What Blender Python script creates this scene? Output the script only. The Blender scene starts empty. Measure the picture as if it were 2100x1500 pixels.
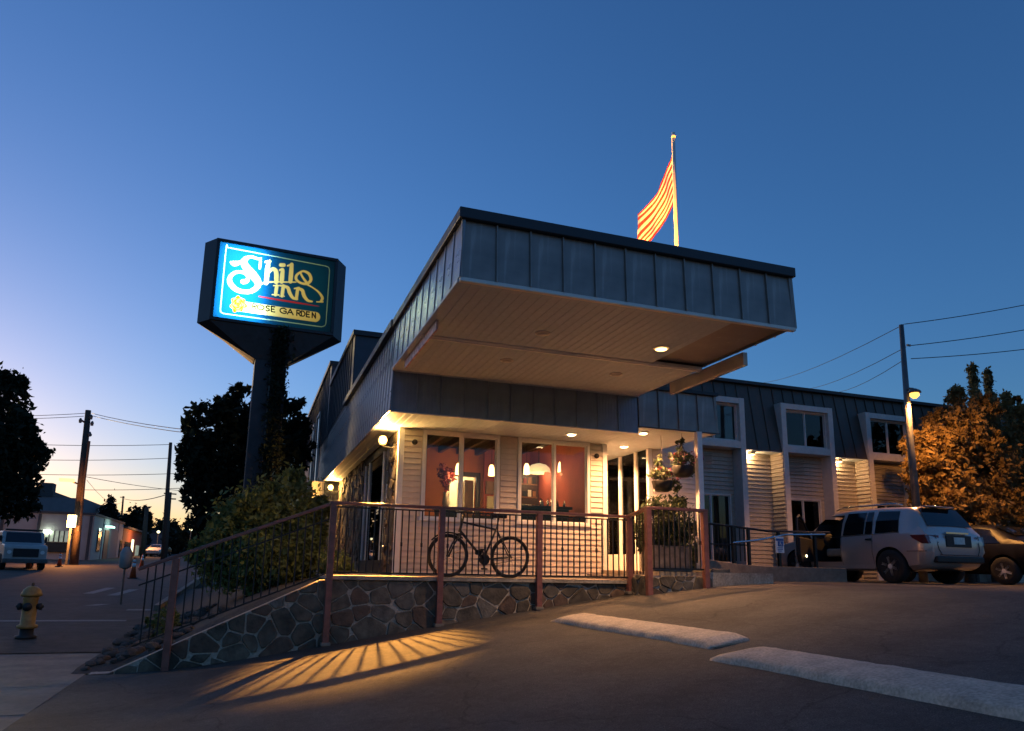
import bpy, bmesh, math, random
import numpy as np
from mathutils import Vector, Matrix, noise

# ------------------------------------------------------------------ camera, sky, exposure
SC = bpy.context.scene
COL = SC.collection
FPX, PPX, PPY, CZ = 1460.0, 1009.0, 880.0, 1.5          # focal length / principal point in photo pixels, eye height
YAW, PIT, ROL = (math.radians(a) for a in (18.39, 11.03, 1.23))
_f = Vector((math.sin(YAW)*math.cos(PIT), math.cos(YAW)*math.cos(PIT), math.sin(PIT)))
_r = Vector((math.cos(YAW), -math.sin(YAW), 0)); _u = _r.cross(_f)
CR = math.cos(ROL)*_r + math.sin(ROL)*_u
CU = -math.sin(ROL)*_r + math.cos(ROL)*_u
cam = bpy.data.cameras.new('camera'); camo = bpy.data.objects.new('camera', cam); COL.objects.link(camo)
cam.sensor_width = 36; cam.lens = 36*FPX/2100; cam.shift_x = (1050-PPX)/2100; cam.shift_y = (PPY-750)/2100
cam.clip_start = .05; cam.clip_end = 3000
camo.matrix_world = Matrix(((CR.x, CU.x, -_f.x, 0), (CR.y, CU.y, -_f.y, 0), (CR.z, CU.z, -_f.z, CZ), (0, 0, 0, 1)))
SC.camera = camo

world = bpy.data.worlds.new('World'); SC.world = world; world.use_nodes = True
_nt = world.node_tree; _bg = _nt.nodes['Background']
_sk = _nt.nodes.new('ShaderNodeTexSky'); _sk.sky_type = 'NISHITA'; _sk.sun_disc = False
_sk.sun_elevation = math.radians(1.2); _sk.sun_rotation = math.radians(-25)
_sk.air_density = 1.0; _sk.dust_density = 0.7; _sk.ozone_density = 4.0
_hs = _nt.nodes.new('ShaderNodeHueSaturation'); _hs.inputs['Saturation'].default_value = 1.0
_nt.links.new(_sk.outputs[0], _hs.inputs['Color']); _nt.links.new(_hs.outputs[0], _bg.inputs[0]); _bg.inputs[1].default_value = 0.107
_sl = bpy.data.lights.new('sun', 'SUN'); _sl.energy = 0.9; _sl.angle = math.radians(3); _sl.color = (1, .72, .36)      # last sun, low behind the street trees
_so = bpy.data.objects.new('sun', _sl); COL.objects.link(_so)
_so.rotation_euler = Vector((math.sin(math.radians(25)), -math.cos(math.radians(25)), -math.tan(math.radians(1.2)))).to_track_quat('-Z', 'Y').to_euler()
SC.view_settings.view_transform = 'Standard'; SC.view_settings.look = 'None'
SC.view_settings.exposure = 2.4; SC.view_settings.gamma = 1
SC.render.engine = 'CYCLES'
SC.cycles.use_denoising = True
SC.cycles.max_bounces = 6; SC.cycles.diffuse_bounces = 3; SC.cycles.glossy_bounces = 3
SC.cycles.transmission_bounces = 4; SC.cycles.transparent_max_bounces = 12
SC.cycles.sample_clamp_indirect = 3.0
SC.cycles.caustics_reflective = False; SC.cycles.caustics_refractive = False
E_ = 2**-2.3                                             # lamp powers below are written for exposure 0

# ------------------------------------------------------------------ pixel helpers (a pixel gives a direction only)
def ray(x, y): return (CR*((x-PPX)/FPX) - CU*((y-PPY)/FPX) + _f)
def onY(x, y, Y): d = ray(x, y); return d*(Y/d.y) + Vector((0, 0, CZ))
def onX(x, y, X): d = ray(x, y); return d*(X/d.x) + Vector((0, 0, CZ))
def onZ(x, y, Z): d = ray(x, y); return d*((Z-CZ)/d.z) + Vector((0, 0, CZ))
def hit(x, y, zf, t0=3., t1=400.):
    d = ray(x, y); t = t0
    while t < t1:
        p = d*t; 
        if p.z+CZ < zf(p.x, p.y): break
        t *= 1.01
    p = d*t; return Vector((p.x, p.y, zf(p.x, p.y)))

# ------------------------------------------------------------------ materials
MATS = {}
def mat(name, col, rough=.6, metal=0., var=.12, scale=6., bump=0., bscale=60., emit=None, estr=0., spec=.5, coat=0., blotch=0., transl=0., streak=0.):
    m = bpy.data.materials.new(name); m.use_nodes = True; nt = m.node_tree; N = nt.nodes; L = nt.links
    b = N['Principled BSDF']; b.inputs['Roughness'].default_value = rough; b.inputs['Metallic'].default_value = metal
    b.inputs['Specular IOR Level'].default_value = spec; b.inputs['Coat Weight'].default_value = coat
    tc = N.new('ShaderNodeTexCoord'); src = tc.outputs['Object']
    if var or blotch or streak:
        n1 = N.new('ShaderNodeTexNoise'); n1.inputs['Scale'].default_value = scale; n1.inputs['Detail'].default_value = 6
        L.new(src, n1.inputs['Vector'])
        r1 = N.new('ShaderNodeMapRange'); r1.inputs['From Min'].default_value = .3; r1.inputs['From Max'].default_value = .7
        r1.inputs['To Min'].default_value = 1-var; r1.inputs['To Max'].default_value = 1+var
        L.new(n1.outputs['Fac'], r1.inputs['Value']); fac = r1.outputs[0]
        if blotch:
            n2 = N.new('ShaderNodeTexNoise'); n2.inputs['Scale'].default_value = scale*.13; n2.inputs['Detail'].default_value = 3
            L.new(src, n2.inputs['Vector'])
            r2 = N.new('ShaderNodeMapRange'); r2.inputs['From Min'].default_value = .35; r2.inputs['From Max'].default_value = .65
            r2.inputs['To Min'].default_value = 1-blotch; r2.inputs['To Max'].default_value = 1+blotch
            L.new(n2.outputs['Fac'], r2.inputs['Value'])
            mu = N.new('ShaderNodeMath'); mu.operation = 'MULTIPLY'; L.new(fac, mu.inputs[0]); L.new(r2.outputs[0], mu.inputs[1]); fac = mu.outputs[0]
        if streak:
            mp = N.new('ShaderNodeMapping'); mp.inputs['Scale'].default_value = (9, 9, .8); L.new(src, mp.inputs['Vector'])
            n3 = N.new('ShaderNodeTexNoise'); n3.inputs['Scale'].default_value = 1.6; n3.inputs['Detail'].default_value = 5; L.new(mp.outputs[0], n3.inputs['Vector'])
            r3 = N.new('ShaderNodeMapRange'); r3.inputs['From Min'].default_value = .60; r3.inputs['From Max'].default_value = .70
            r3.inputs['To Min'].default_value = 1; r3.inputs['To Max'].default_value = 1+streak; L.new(n3.outputs['Fac'], r3.inputs['Value'])
            mu = N.new('ShaderNodeMath'); mu.operation = 'MULTIPLY'; L.new(fac, mu.inputs[0]); L.new(r3.outputs[0], mu.inputs[1]); fac = mu.outputs[0]
        vm = N.new('ShaderNodeVectorMath'); vm.operation = 'SCALE'; vm.inputs[0].default_value = col; L.new(fac, vm.inputs['Scale'])
        L.new(vm.outputs[0], b.inputs['Base Color'])
        rr = N.new('ShaderNodeMapRange'); rr.inputs['To Min'].default_value = max(.02, rough-.12); rr.inputs['To Max'].default_value = min(1, rough+.12)
        L.new(n1.outputs['Fac'], rr.inputs['Value']); L.new(rr.outputs[0], b.inputs['Roughness'])
    else:
        b.inputs['Base Color'].default_value = (*col, 1)
    if bump:
        nb = N.new('ShaderNodeTexNoise'); nb.inputs['Scale'].default_value = bscale; nb.inputs['Detail'].default_value = 4
        L.new(src, nb.inputs['Vector']); bp = N.new('ShaderNodeBump'); bp.inputs['Strength'].default_value = bump; bp.inputs['Distance'].default_value = .01
        L.new(nb.outputs['Fac'], bp.inputs['Height']); L.new(bp.outputs[0], b.inputs['Normal'])
    if emit:
        b.inputs['Emission Color'].default_value = (*emit, 1); b.inputs['Emission Strength'].default_value = estr*E_
    if transl:
        t = N.new('ShaderNodeBsdfTranslucent'); mx = N.new('ShaderNodeMixShader'); mx.inputs[0].default_value = transl
        if var: L.new(vm.outputs[0], t.inputs[0])
        else: t.inputs[0].default_value = (*col, 1)
        L.new(b.outputs[0], mx.inputs[1]); L.new(t.outputs[0], mx.inputs[2]); L.new(mx.outputs[0], N['Material Output'].inputs[0])
    MATS[name] = m; return m

def glass(name, tint=(.85, .87, .88), rough=.01, ior=1.5):
    m = bpy.data.materials.new(name); m.use_nodes = True; nt = m.node_tree; N = nt.nodes; L = nt.links
    N.remove(N['Principled BSDF'])
    f = N.new('ShaderNodeFresnel'); f.inputs[0].default_value = ior
    t = N.new('ShaderNodeBsdfTransparent'); t.inputs[0].default_value = (*tint, 1)
    g = N.new('ShaderNodeBsdfGlossy'); g.inputs['Roughness'].default_value = rough
    mx = N.new('ShaderNodeMixShader'); L.new(f.outputs[0], mx.inputs[0]); L.new(t.outputs[0], mx.inputs[1]); L.new(g.outputs[0], mx.inputs[2])
    L.new(mx.outputs[0], N['Material Output'].inputs[0]); MATS[name] = m; return m

mat('asphalt', (.090, .081, .072), .85, var=.6, scale=120, bump=1., bscale=190, blotch=.1, spec=.3)
mat('street_asphalt', (.058, .051, .044), .85, var=.3, scale=40, bump=.5, bscale=90, blotch=.2, spec=.3)
mat('concrete', (.20, .165, .128), .85, var=.18, scale=14, bump=.5, bscale=80, blotch=.2)
mat('old_concrete', (.34, .29, .23), .9, var=.3, scale=30, bump=.9, bscale=70, blotch=.25)
mat('kerb_paint', (.50, .41, .315), .85, var=.28, scale=45, bump=.7, bscale=140, blotch=.14)
mat('road_paint', (.22, .2, .18), .8, var=.3, scale=20)
mat('soil', (.05, .04, .032), .95, var=.5, scale=20, bump=1., bscale=40)
mat('terrain', (.05, .055, .04), .95, var=.3, scale=.4)
mat('stone', (.105, .083, .058), .8, var=.45, scale=9, bump=1., bscale=28, blotch=.4)
mat('stone_red', (.12, .075, .05), .8, var=.4, scale=9, bump=1., bscale=28, blotch=.3)
mat('stone_grey', (.15, .128, .10), .8, var=.4, scale=10, bump=1., bscale=28, blotch=.3)
mat('mortar', (.42, .355, .28), .95, var=.3, scale=30, bump=1., bscale=60)
mat('rock', (.075, .065, .055), .85, var=.4, scale=8, bump=1., bscale=20)
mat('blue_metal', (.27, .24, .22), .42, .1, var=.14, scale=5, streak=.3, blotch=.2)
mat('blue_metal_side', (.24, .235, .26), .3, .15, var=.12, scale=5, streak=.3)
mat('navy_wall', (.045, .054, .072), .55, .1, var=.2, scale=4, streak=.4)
mat('dark_coping', (.03, .03, .034), .5, .3, var=.2)
mat('soffit', (.47, .54, .60), .6, var=.1, scale=10)
mat('soffit_trim', (.74, .70, .63), .5, var=.08)
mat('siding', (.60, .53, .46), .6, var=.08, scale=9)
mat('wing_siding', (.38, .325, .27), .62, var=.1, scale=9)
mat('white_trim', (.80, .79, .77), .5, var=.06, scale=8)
mat('cream_board', (.62, .58, .48), .55, var=.1, scale=4)
mat('red_paint', (.22, .08, .062), .36, var=.22, scale=14, bump=.25, bscale=90)
mat('black_iron', (.012, .012, .013), .45, .3, var=.3)
mat('dark_rubber', (.014, .014, .015), .8, var=.2, scale=30, bump=.3, bscale=120)
mat('bike_paint', (.03, .033, .038), .35, .3, var=.2)
mat('chrome', (.6, .6, .6), .18, 1., var=.1)
mat('alloy', (.85, .8, .72), .3, .0, var=.1)
mat('reflector', (.85, .85, .85), .15, 0, var=0)
glass('window_glass', (.86, .87, .87), .01, 1.38)
glass('dark_glass', (.25, .26, .28))
mat('car_glass', (.008, .009, .011), .06, var=0, spec=.45)
mat('orange_wall', (.60, .20, .07), .8, var=.1, scale=3)
mat('room_ceiling', (.035, .03, .028), .8, var=.2)
mat('room_floor', (.10, .06, .04), .5, var=.3)
mat('wood', (.20, .09, .035), .45, var=.3, scale=5)
mat('dark_wood', (.045, .025, .016), .4, var=.3, scale=6)
mat('cream_wall', (.65, .58, .40), .8, var=.06)
mat('lamp_shade_glow', (.9, .6, .3), .5, var=0, emit=(1, .55, .16), estr=9)
mat('bulb_orange', (1, .7, .4), .5, var=0, emit=(1, .52, .13), estr=2.2)
mat('bulb_warm', (1, .8, .5), .5, var=0, emit=(1, .72, .36), estr=26)
mat('bulb_sodium', (1, .7, .3), .5, var=0, emit=(1, .48, .09), estr=2.4)
mat('bulb_white', (1, 1, .9), .5, var=0, emit=(.85, 1, .8), estr=9)
mat('bulb_off', (.6, .58, .55), .3, var=0)
mat('dome_shade', (.72, .62, .42), .6, var=.05, emit=(1, .72, .35), estr=.9)
mat('petal_red', (.22, .03, .03), .6, var=.2)
mat('petal_pink', (.5, .2, .25), .6, var=.2)
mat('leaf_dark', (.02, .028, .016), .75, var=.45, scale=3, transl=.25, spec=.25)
mat('leaf_bush', (.15, .175, .055), .65, var=.4, scale=4, transl=.3, spec=.3)
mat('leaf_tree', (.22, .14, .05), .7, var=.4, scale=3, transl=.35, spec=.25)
mat('leaf_conifer', (.13, .115, .06), .75, var=.4, scale=3, transl=.2, spec=.25)
mat('leaf_potted', (.06, .08, .035), .65, var=.4, scale=8, transl=.3)
mat('bark', (.06, .045, .035), .9, var=.4, scale=20, bump=.8)
mat('pole_wood', (.075, .05, .038), .9, var=.4, scale=14, bump=.6)
mat('pole_metal', (.13, .13, .13), .5, .6, var=.2)
mat('wire', (.015, .015, .016), .6, var=0)
mat('hydrant_yellow', (.36, .19, .05), .5, var=.25, scale=14, bump=.4, bscale=60)
mat('hydrant_black', (.02, .02, .02), .55, var=.3)
mat('cone_orange', (.5, .08, .02), .6, var=.15)
mat('cone_band', (.8, .8, .8), .25, var=.05)
mat('cabinet', (.02, .021, .026), .45, .3, var=.3)
mat('pylon_paint', (.035, .036, .044), .6, .1, var=.35, scale=3, bump=.3, bscale=20)
mat('sign_white', (.75, .76, .78), .5, var=.05)
mat('sign_blue', (.02, .09, .32), .5, var=.05)
mat('sign_red', (.45, .06, .06), .5, var=.05)
mat('sign_black', (.02, .02, .02), .5, var=.05)
mat('suv_paint', (.50, .42, .385), .28, .3, var=0, coat=.6)
mat('car_black', (.006, .006, .007), .4, .0, var=0, spec=.18)
mat('car_trim', (.015, .015, .016), .6, var=.1)
mat('car_seat', (.32, .27, .22), .7, var=.1)
mat('tail_red', (.13, .01, .012), .15, var=.1, coat=.5)
mat('plate_white', (.55, .62, .60), .5, var=.15, scale=30)
mat('truck_white', (.44, .42, .40), .4, var=.1, coat=.3)
mat('far_white', (.34, .335, .33), .8, var=.08, scale=1.5)
mat('far_grey', (.17, .17, .19), .8, var=.1, scale=1.5)
mat('far_brick', (.26, .09, .055), .85, var=.3, scale=6)
mat('far_roof', (.06, .06, .065), .8, var=.2)
mat('far_window', (.02, .022, .03), .2, var=.1)
mat('far_window_lit', (.35, .4, .32), .4, var=.5, scale=2.5, emit=(.75, .9, .7), estr=.22)
mat('far_sign_lit', (.9, .9, .6), .5, var=0, emit=(1, .93, .55), estr=2.4)
mat('far_lamp_green', (.6, 1, .85), .5, var=0, emit=(.55, 1, .85), estr=2.5)
mat('far_lamp_orange', (1, .5, .2), .5, var=0, emit=(1, .45, .12), estr=3.5)
mat('headlight', (1, 1, .95), .3, var=0, emit=(1, .98, .85), estr=5)
mat('flag_red', (.42, .035, .03), .75, var=.1, transl=.4)
mat('flag_white', (.75, .74, .7), .75, var=.06, transl=.4)
mat('flag_blue', (.02, .03, .12), .75, var=.1, transl=.4)
mat('curtain', (.42, .37, .31), .9, var=.15, scale=4)
mat('room_dark', (.03, .028, .026), .9, var=.2)

# ------------------------------------------------------------------ mesh helpers
class G:
    def __init__(s): s.v = []; s.f = []
    def add(s, vs, fs):
        b = len(s.v); s.v += [tuple(v) for v in vs]; s.f += [tuple(i+b for i in f) for f in fs]; return s
    def hexa(s, p): return s.add(p, [(3, 2, 1, 0), (4, 5, 6, 7), (0, 1, 5, 4), (1, 2, 6, 5), (2, 3, 7, 6), (3, 0, 4, 7)])
    def box(s, x0, x1, y0, y1, z0, z1):
        return s.hexa([(x0, y0, z0), (x1, y0, z0), (x1, y1, z0), (x0, y1, z0), (x0, y0, z1), (x1, y0, z1), (x1, y1, z1), (x0, y1, z1)])
    def bar(s, a, b, w, h=None, up=(0, 0, 1)):
        a = Vector(a); b = Vector(b); h = h or w; d = (b-a).normalized(); u = Vector(up)
        if abs(d.dot(u)) > .99: u = Vector((0, 1, 0))
        x = d.cross(u).normalized(); z = x.cross(d)
        c = [x*(-w/2)+z*(-h/2), x*(w/2)+z*(-h/2), x*(w/2)+z*(h/2), x*(-w/2)+z*(h/2)]
        return s.hexa([a+q for q in c]+[b+q for q in c])
    def tube(s, pts, r, n=8, cap=True):
        pts = [Vector(p) for p in pts]; R = r if isinstance(r, (list, tuple)) else [r]*len(pts)
        vs = []; fs = []; u = None
        for i, p in enumerate(pts):
            d = (pts[min(i+1, len(pts)-1)]-pts[max(i-1, 0)]).normalized()
            if u is None:
                u = d.cross(Vector((0, 0, 1)))
                if u.length < .05: u = d.cross(Vector((0, 1, 0)))
            u = (u-d*u.dot(d)).normalized(); w = d.cross(u)
            for k in range(n):
                a = 2*math.pi*k/n; vs.append(p+(u*math.cos(a)+w*math.sin(a))*R[i])
        for i in range(len(pts)-1):
            for k in range(n):
                fs.append((i*n+k, i*n+(k+1) % n, (i+1)*n+(k+1) % n, (i+1)*n+k))
        if cap: fs += [tuple(range(n))[::-1], tuple(range((len(pts)-1)*n, len(pts)*n))]
        return s.add(vs, fs)
    def lathe(s, prof, c=(0, 0, 0), ax='z', n=20):
        c = Vector(c); vs = []; fs = []; ring = len(prof) > 3 and math.dist(prof[0], prof[-1]) < 1e-6
        for r, h in prof:
            for k in range(n):
                a = 2*math.pi*k/n; x, y = r*math.cos(a), r*math.sin(a)
                vs.append(c+Vector({'z': (x, y, h), 'y': (x, h, y), 'x': (h, x, y)}[ax]))
        for i in range(len(prof)-1):
            for k in range(n): fs.append((i*n+k, i*n+(k+1) % n, (i+1)*n+(k+1) % n, (i+1)*n+k))
        if not ring: fs += [tuple(range(n))[::-1], tuple(range((len(prof)-1)*n, len(prof)*n))]
        return s.add(vs, fs)
    def prism(s, poly, a, b):
        n = len(poly); return s.add([a(p) for p in poly]+[b(p) for p in poly], [tuple(range(n))[::-1], tuple(range(n, 2*n))]+[(i, (i+1) % n, n+(i+1) % n, n+i) for i in range(n)])
    def mesh(s, name, m=None, smooth=False):
        me = bpy.data.meshes.new(name); me.from_pydata(s.v, [], s.f); 
        bm = bmesh.new(); bm.from_mesh(me); bmesh.ops.recalc_face_normals(bm, faces=bm.faces); bm.to_mesh(me); bm.free()
        if m: me.materials.append(MATS[m])
        if smooth: me.polygons.foreach_set('use_smooth', [True]*len(me.polygons))
        return me
    def build(s, name, m, parent=None, smooth=False, bevel=0, **kw): return put(name, s.mesh(name, m, smooth), parent, bevel=bevel, **kw)

def put(name, me, parent=None, loc=None, rotz=0, bevel=0, scale=None, kind=None):
    o = bpy.data.objects.new(name, me); COL.objects.link(o)
    if loc is not None: o.location = loc
    if rotz: o.rotation_euler[2] = rotz
    if scale: o.scale = scale
    if parent:
        o.parent = parent
        if parent.parent is None: o.matrix_parent_inverse = parent.matrix_basis.inverted()
    if bevel:
        md = o.modifiers.new('bevel', 'BEVEL'); md.width = bevel; md.segments = 2; md.limit_method = 'ANGLE'
    if kind: o['kind'] = kind
    return o
def tag(o, label, cat, group=None):
    o['label'] = label; o['category'] = cat
    if group: o['group'] = group
    return o
def thing(name, label, cat, loc=(0, 0, 0), group=None):
    o = bpy.data.objects.new(name, None); COL.objects.link(o); o.location = loc; o.empty_display_size = .2
    return tag(o, label, cat, group)
def struct(name, g, m, smooth=False):
    o = g.build(name, m, smooth=smooth); o['kind'] = 'structure'; return o
def copy_tree(o, parent=None):
    c = o.copy(); COL.objects.link(c)
    if parent: c.parent = parent
    for ch in list(o.children): copy_tree(ch, c)
    return c
def lamp(name, loc, power, col, radius=.05, kind='POINT', rot=None, **kw):
    l = bpy.data.lights.new(name, kind); l.energy = power*E_; l.color = col
    if kind in ('POINT', 'SPOT'): l.shadow_soft_size = radius
    for k, v in kw.items(): setattr(l, k, v)
    o = bpy.data.objects.new(name, l); COL.objects.link(o); o.location = loc
    if rot: o.rotation_euler = rot
    return o
rnd = random.Random(7)
mat('board_pink', (.62, .45, .47), .6, var=.5, scale=14)
mat('mansard', (.062, .047, .036), .5, .15, var=.2, scale=4, streak=.3)
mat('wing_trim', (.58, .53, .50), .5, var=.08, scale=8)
mat('lobby_wall', (.22, .19, .16), .8, var=.1)
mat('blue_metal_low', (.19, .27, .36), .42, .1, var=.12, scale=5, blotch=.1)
mat('bulb_canopy', (1, .7, .4), .5, var=0, emit=(1, .5, .16), estr=9)
mat('meter_cover', (.33, .32, .31), .8, var=.1)

def weather_asphalt(name):
    """cracks, tar patches and drip stains on top of the grain"""
    nt = MATS[name].node_tree; N = nt.nodes; L = nt.links; b = N['Principled BSDF']; src = b.inputs['Base Color'].links[0].from_socket
    tc = N.new('ShaderNodeTexCoord'); ds = N.new('ShaderNodeTexNoise'); ds.inputs['Scale'].default_value = 1.3; ds.inputs['Detail'].default_value = 5; L.new(tc.outputs['Object'], ds.inputs['Vector'])
    ad = N.new('ShaderNodeVectorMath'); ad.operation = 'MULTIPLY_ADD'; ad.inputs[1].default_value = (.9, .9, .9); L.new(ds.outputs['Color'], ad.inputs[0]); L.new(tc.outputs['Object'], ad.inputs[2])
    vo = N.new('ShaderNodeTexVoronoi'); vo.feature = 'DISTANCE_TO_EDGE'; vo.inputs['Scale'].default_value = .33; L.new(ad.outputs[0], vo.inputs['Vector'])
    cr = N.new('ShaderNodeMapRange'); cr.inputs['From Min'].default_value = .0; cr.inputs['From Max'].default_value = .006; cr.inputs['To Min'].default_value = .62; L.new(vo.outputs['Distance'], cr.inputs['Value'])
    st = N.new('ShaderNodeTexNoise'); st.inputs['Scale'].default_value = .9; st.inputs['Detail'].default_value = 7; st.inputs['Roughness'].default_value = .7; L.new(tc.outputs['Object'], st.inputs['Vector'])
    sr = N.new('ShaderNodeMapRange'); sr.inputs['From Min'].default_value = .38; sr.inputs['From Max'].default_value = .62; sr.inputs['To Min'].default_value = .76; sr.inputs['To Max'].default_value = 1.2; L.new(st.outputs['Fac'], sr.inputs['Value'])
    sp_ = N.new('ShaderNodeTexVoronoi'); sp_.inputs['Scale'].default_value = 26; L.new(tc.outputs['Object'], sp_.inputs['Vector'])
    gr = N.new('ShaderNodeMapRange'); gr.inputs['From Min'].default_value = .04; gr.inputs['From Max'].default_value = .16; gr.inputs['To Min'].default_value = 2.1; gr.inputs['To Max'].default_value = 1.; L.new(sp_.outputs['Distance'], gr.inputs['Value'])
    m1 = N.new('ShaderNodeMath'); m1.operation = 'MULTIPLY'; L.new(cr.outputs[0], m1.inputs[0]); L.new(sr.outputs[0], m1.inputs[1])
    m2 = N.new('ShaderNodeMath'); m2.operation = 'MULTIPLY'; L.new(m1.outputs[0], m2.inputs[0]); L.new(gr.outputs[0], m2.inputs[1])
    vm = N.new('ShaderNodeVectorMath'); vm.operation = 'SCALE'; L.new(src, vm.inputs[0]); L.new(m2.outputs[0], vm.inputs['Scale']); L.new(vm.outputs[0], b.inputs['Base Color'])
weather_asphalt('asphalt'); weather_asphalt('street_asphalt')
glass('wing_glass', (.55, .55, .55))
mat('wing_lamp_bulb', (1, .8, .5), .5, var=0, emit=(1, .7, .3), estr=12)
mat('maroon_wall', (.38, .085, .05), .8, var=.2, scale=2)
# ------------------------------------------------------------------ ground
DECK, RAIL, EAVE, CSOF, CTOP = 1.34, 2.41, 3.93, 4.60, 5.45
YW, YF, YFA, YC = 10.8, 12.4, 11.06, 7.11            # stone wall, siding wall, eave fascia, canopy front
def smin(a, b, k=.15): h = max(k-abs(a-b), 0)/k; return min(a, b)-h*h*k/4
def D(x): return -smin(-smin(.18+.155*x, 1.33+.003*(x-7.5), .25), -.02, .15)
def zs(x, y): return .02+.0235*max(0, min(y, 135)-13)
def wtop(x): return min(1.28, .35+.47*(x+.95))
def bedz(x, y):
    a = zs(x, y)+.03; t = max(0, min(1, (x+2.1)/3.3)); b = min(1.22, max(.02, wtop(x)-.06)); return max(b, a+(1.2-a)*t*t*(3-2*t)) if y > 11.3 else b
def grid(g, xs, ys, zf, sk=None):
    b = len(g.v)
    for y in ys:
        for x in xs: g.v.append((x, y, zf(x, y)))
    n = len(xs)
    for j in range(len(ys)-1):
        for i in range(n-1):
            k = b+j*n+i; g.f.append((k, k+1, k+n+1, k+n))
    return g
fr = lambda a, b, n: [a+(b-a)*i/n for i in range(n+1)]
def dz(x, y): return D(x)+.012*noise.noise((x*.8, y*.8, 0))
g = G(); grid(g, fr(-1.9, 12, 110)+fr(12.5, 70, 40), fr(-20, 4, 12)+fr(4.5, 10.86, 26), dz)
grid(g, [7.45+i*.4 for i in range(12)]+fr(12.5, 70, 40), [10.87, 12, 14, 18, 25, 40, 60], lambda x, y: D(x)-.002)
struct('driveway', g, 'asphalt', True)
struct('street', grid(G(), [-90, -40, -20, -12, -7, -4, -2.1], fr(13.38, 135, 40)+[160, 240], zs), 'street_asphalt', True)
struct('terrain', grid(G(), fr(-900, 900, 30), fr(-60, 1500, 60), lambda x, y: -.35+(.0235*max(0, min(y, 135)-13) if x < 8 else .8)-.25), 'terrain', True)
struct('planting_bed', grid(G(), fr(-2.08, 2.4, 30), fr(11.0, 30, 50), bedz), 'soil', True)
# concrete pavement in slabs
pv = struct('pavement', G().box(-12, -1.9, -20, 13.4, -.3, -.012), 'mortar')
for i in range(6):
    for j in range(7):
        x1 = -1.9-i*1.7; y0 = 1.5+j*1.7
        G().box(x1-1.692, x1-.004, y0+.004, y0+1.692, -.1, .018+rnd.uniform(-.004, .004)).build('slab', 'concrete', pv, bevel=.006)
kb = struct('kerb', G().box(-2.24, -2.09, 21, 44, -.1, .17), 'concrete')
kb.data.transform(Matrix(((1, 0, 0, 0), (0, 1, 0, 0), (0, .0235, 1, -.31), (0, 0, 0, 1))))
struct('road_marking', G().add([(-6.5, 18.25, zs(0, 18.25)+.006), (-2.5, 18.25, zs(0, 18.25)+.006), (-2.5, 18.55, zs(0, 18.55)+.006), (-6.5, 18.55, zs(0, 18.55)+.006)], [(0, 1, 2, 3)]), 'road_paint')
for (a, b) in (((180, 1219), (228, 1207)), ((230, 1222), (275, 1210)), ((185, 1243), (213, 1241))):
    p = hit(*a, zs); q = hit(*b, zs); w = Vector((.16, 0, 0)); up = Vector((0, 0, .008))
    struct('road_marking', G().add([p-w+up, p+w+up, q+w+up, q-w+up], [(0, 1, 2, 3)]), 'road_paint')
# walkway slab and landing
wk = struct('walkway', G().box(1.12, 6.06, YW-.05, YF+.02, 1.285, DECK), 'old_concrete')
struct('landing', G().box(6.35, 8.6, 10.33, 15.4, 1.2, 1.50), 'old_concrete')
struct('entrance_step', G().box(6.062, 6.348, 10.9, 12.6, 1.2, 1.42), 'old_concrete')
struct('side_walkway', G().box(1.75, 2.42, YF+.022, 24, 1.0, DECK-.006), 'old_concrete')

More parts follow.
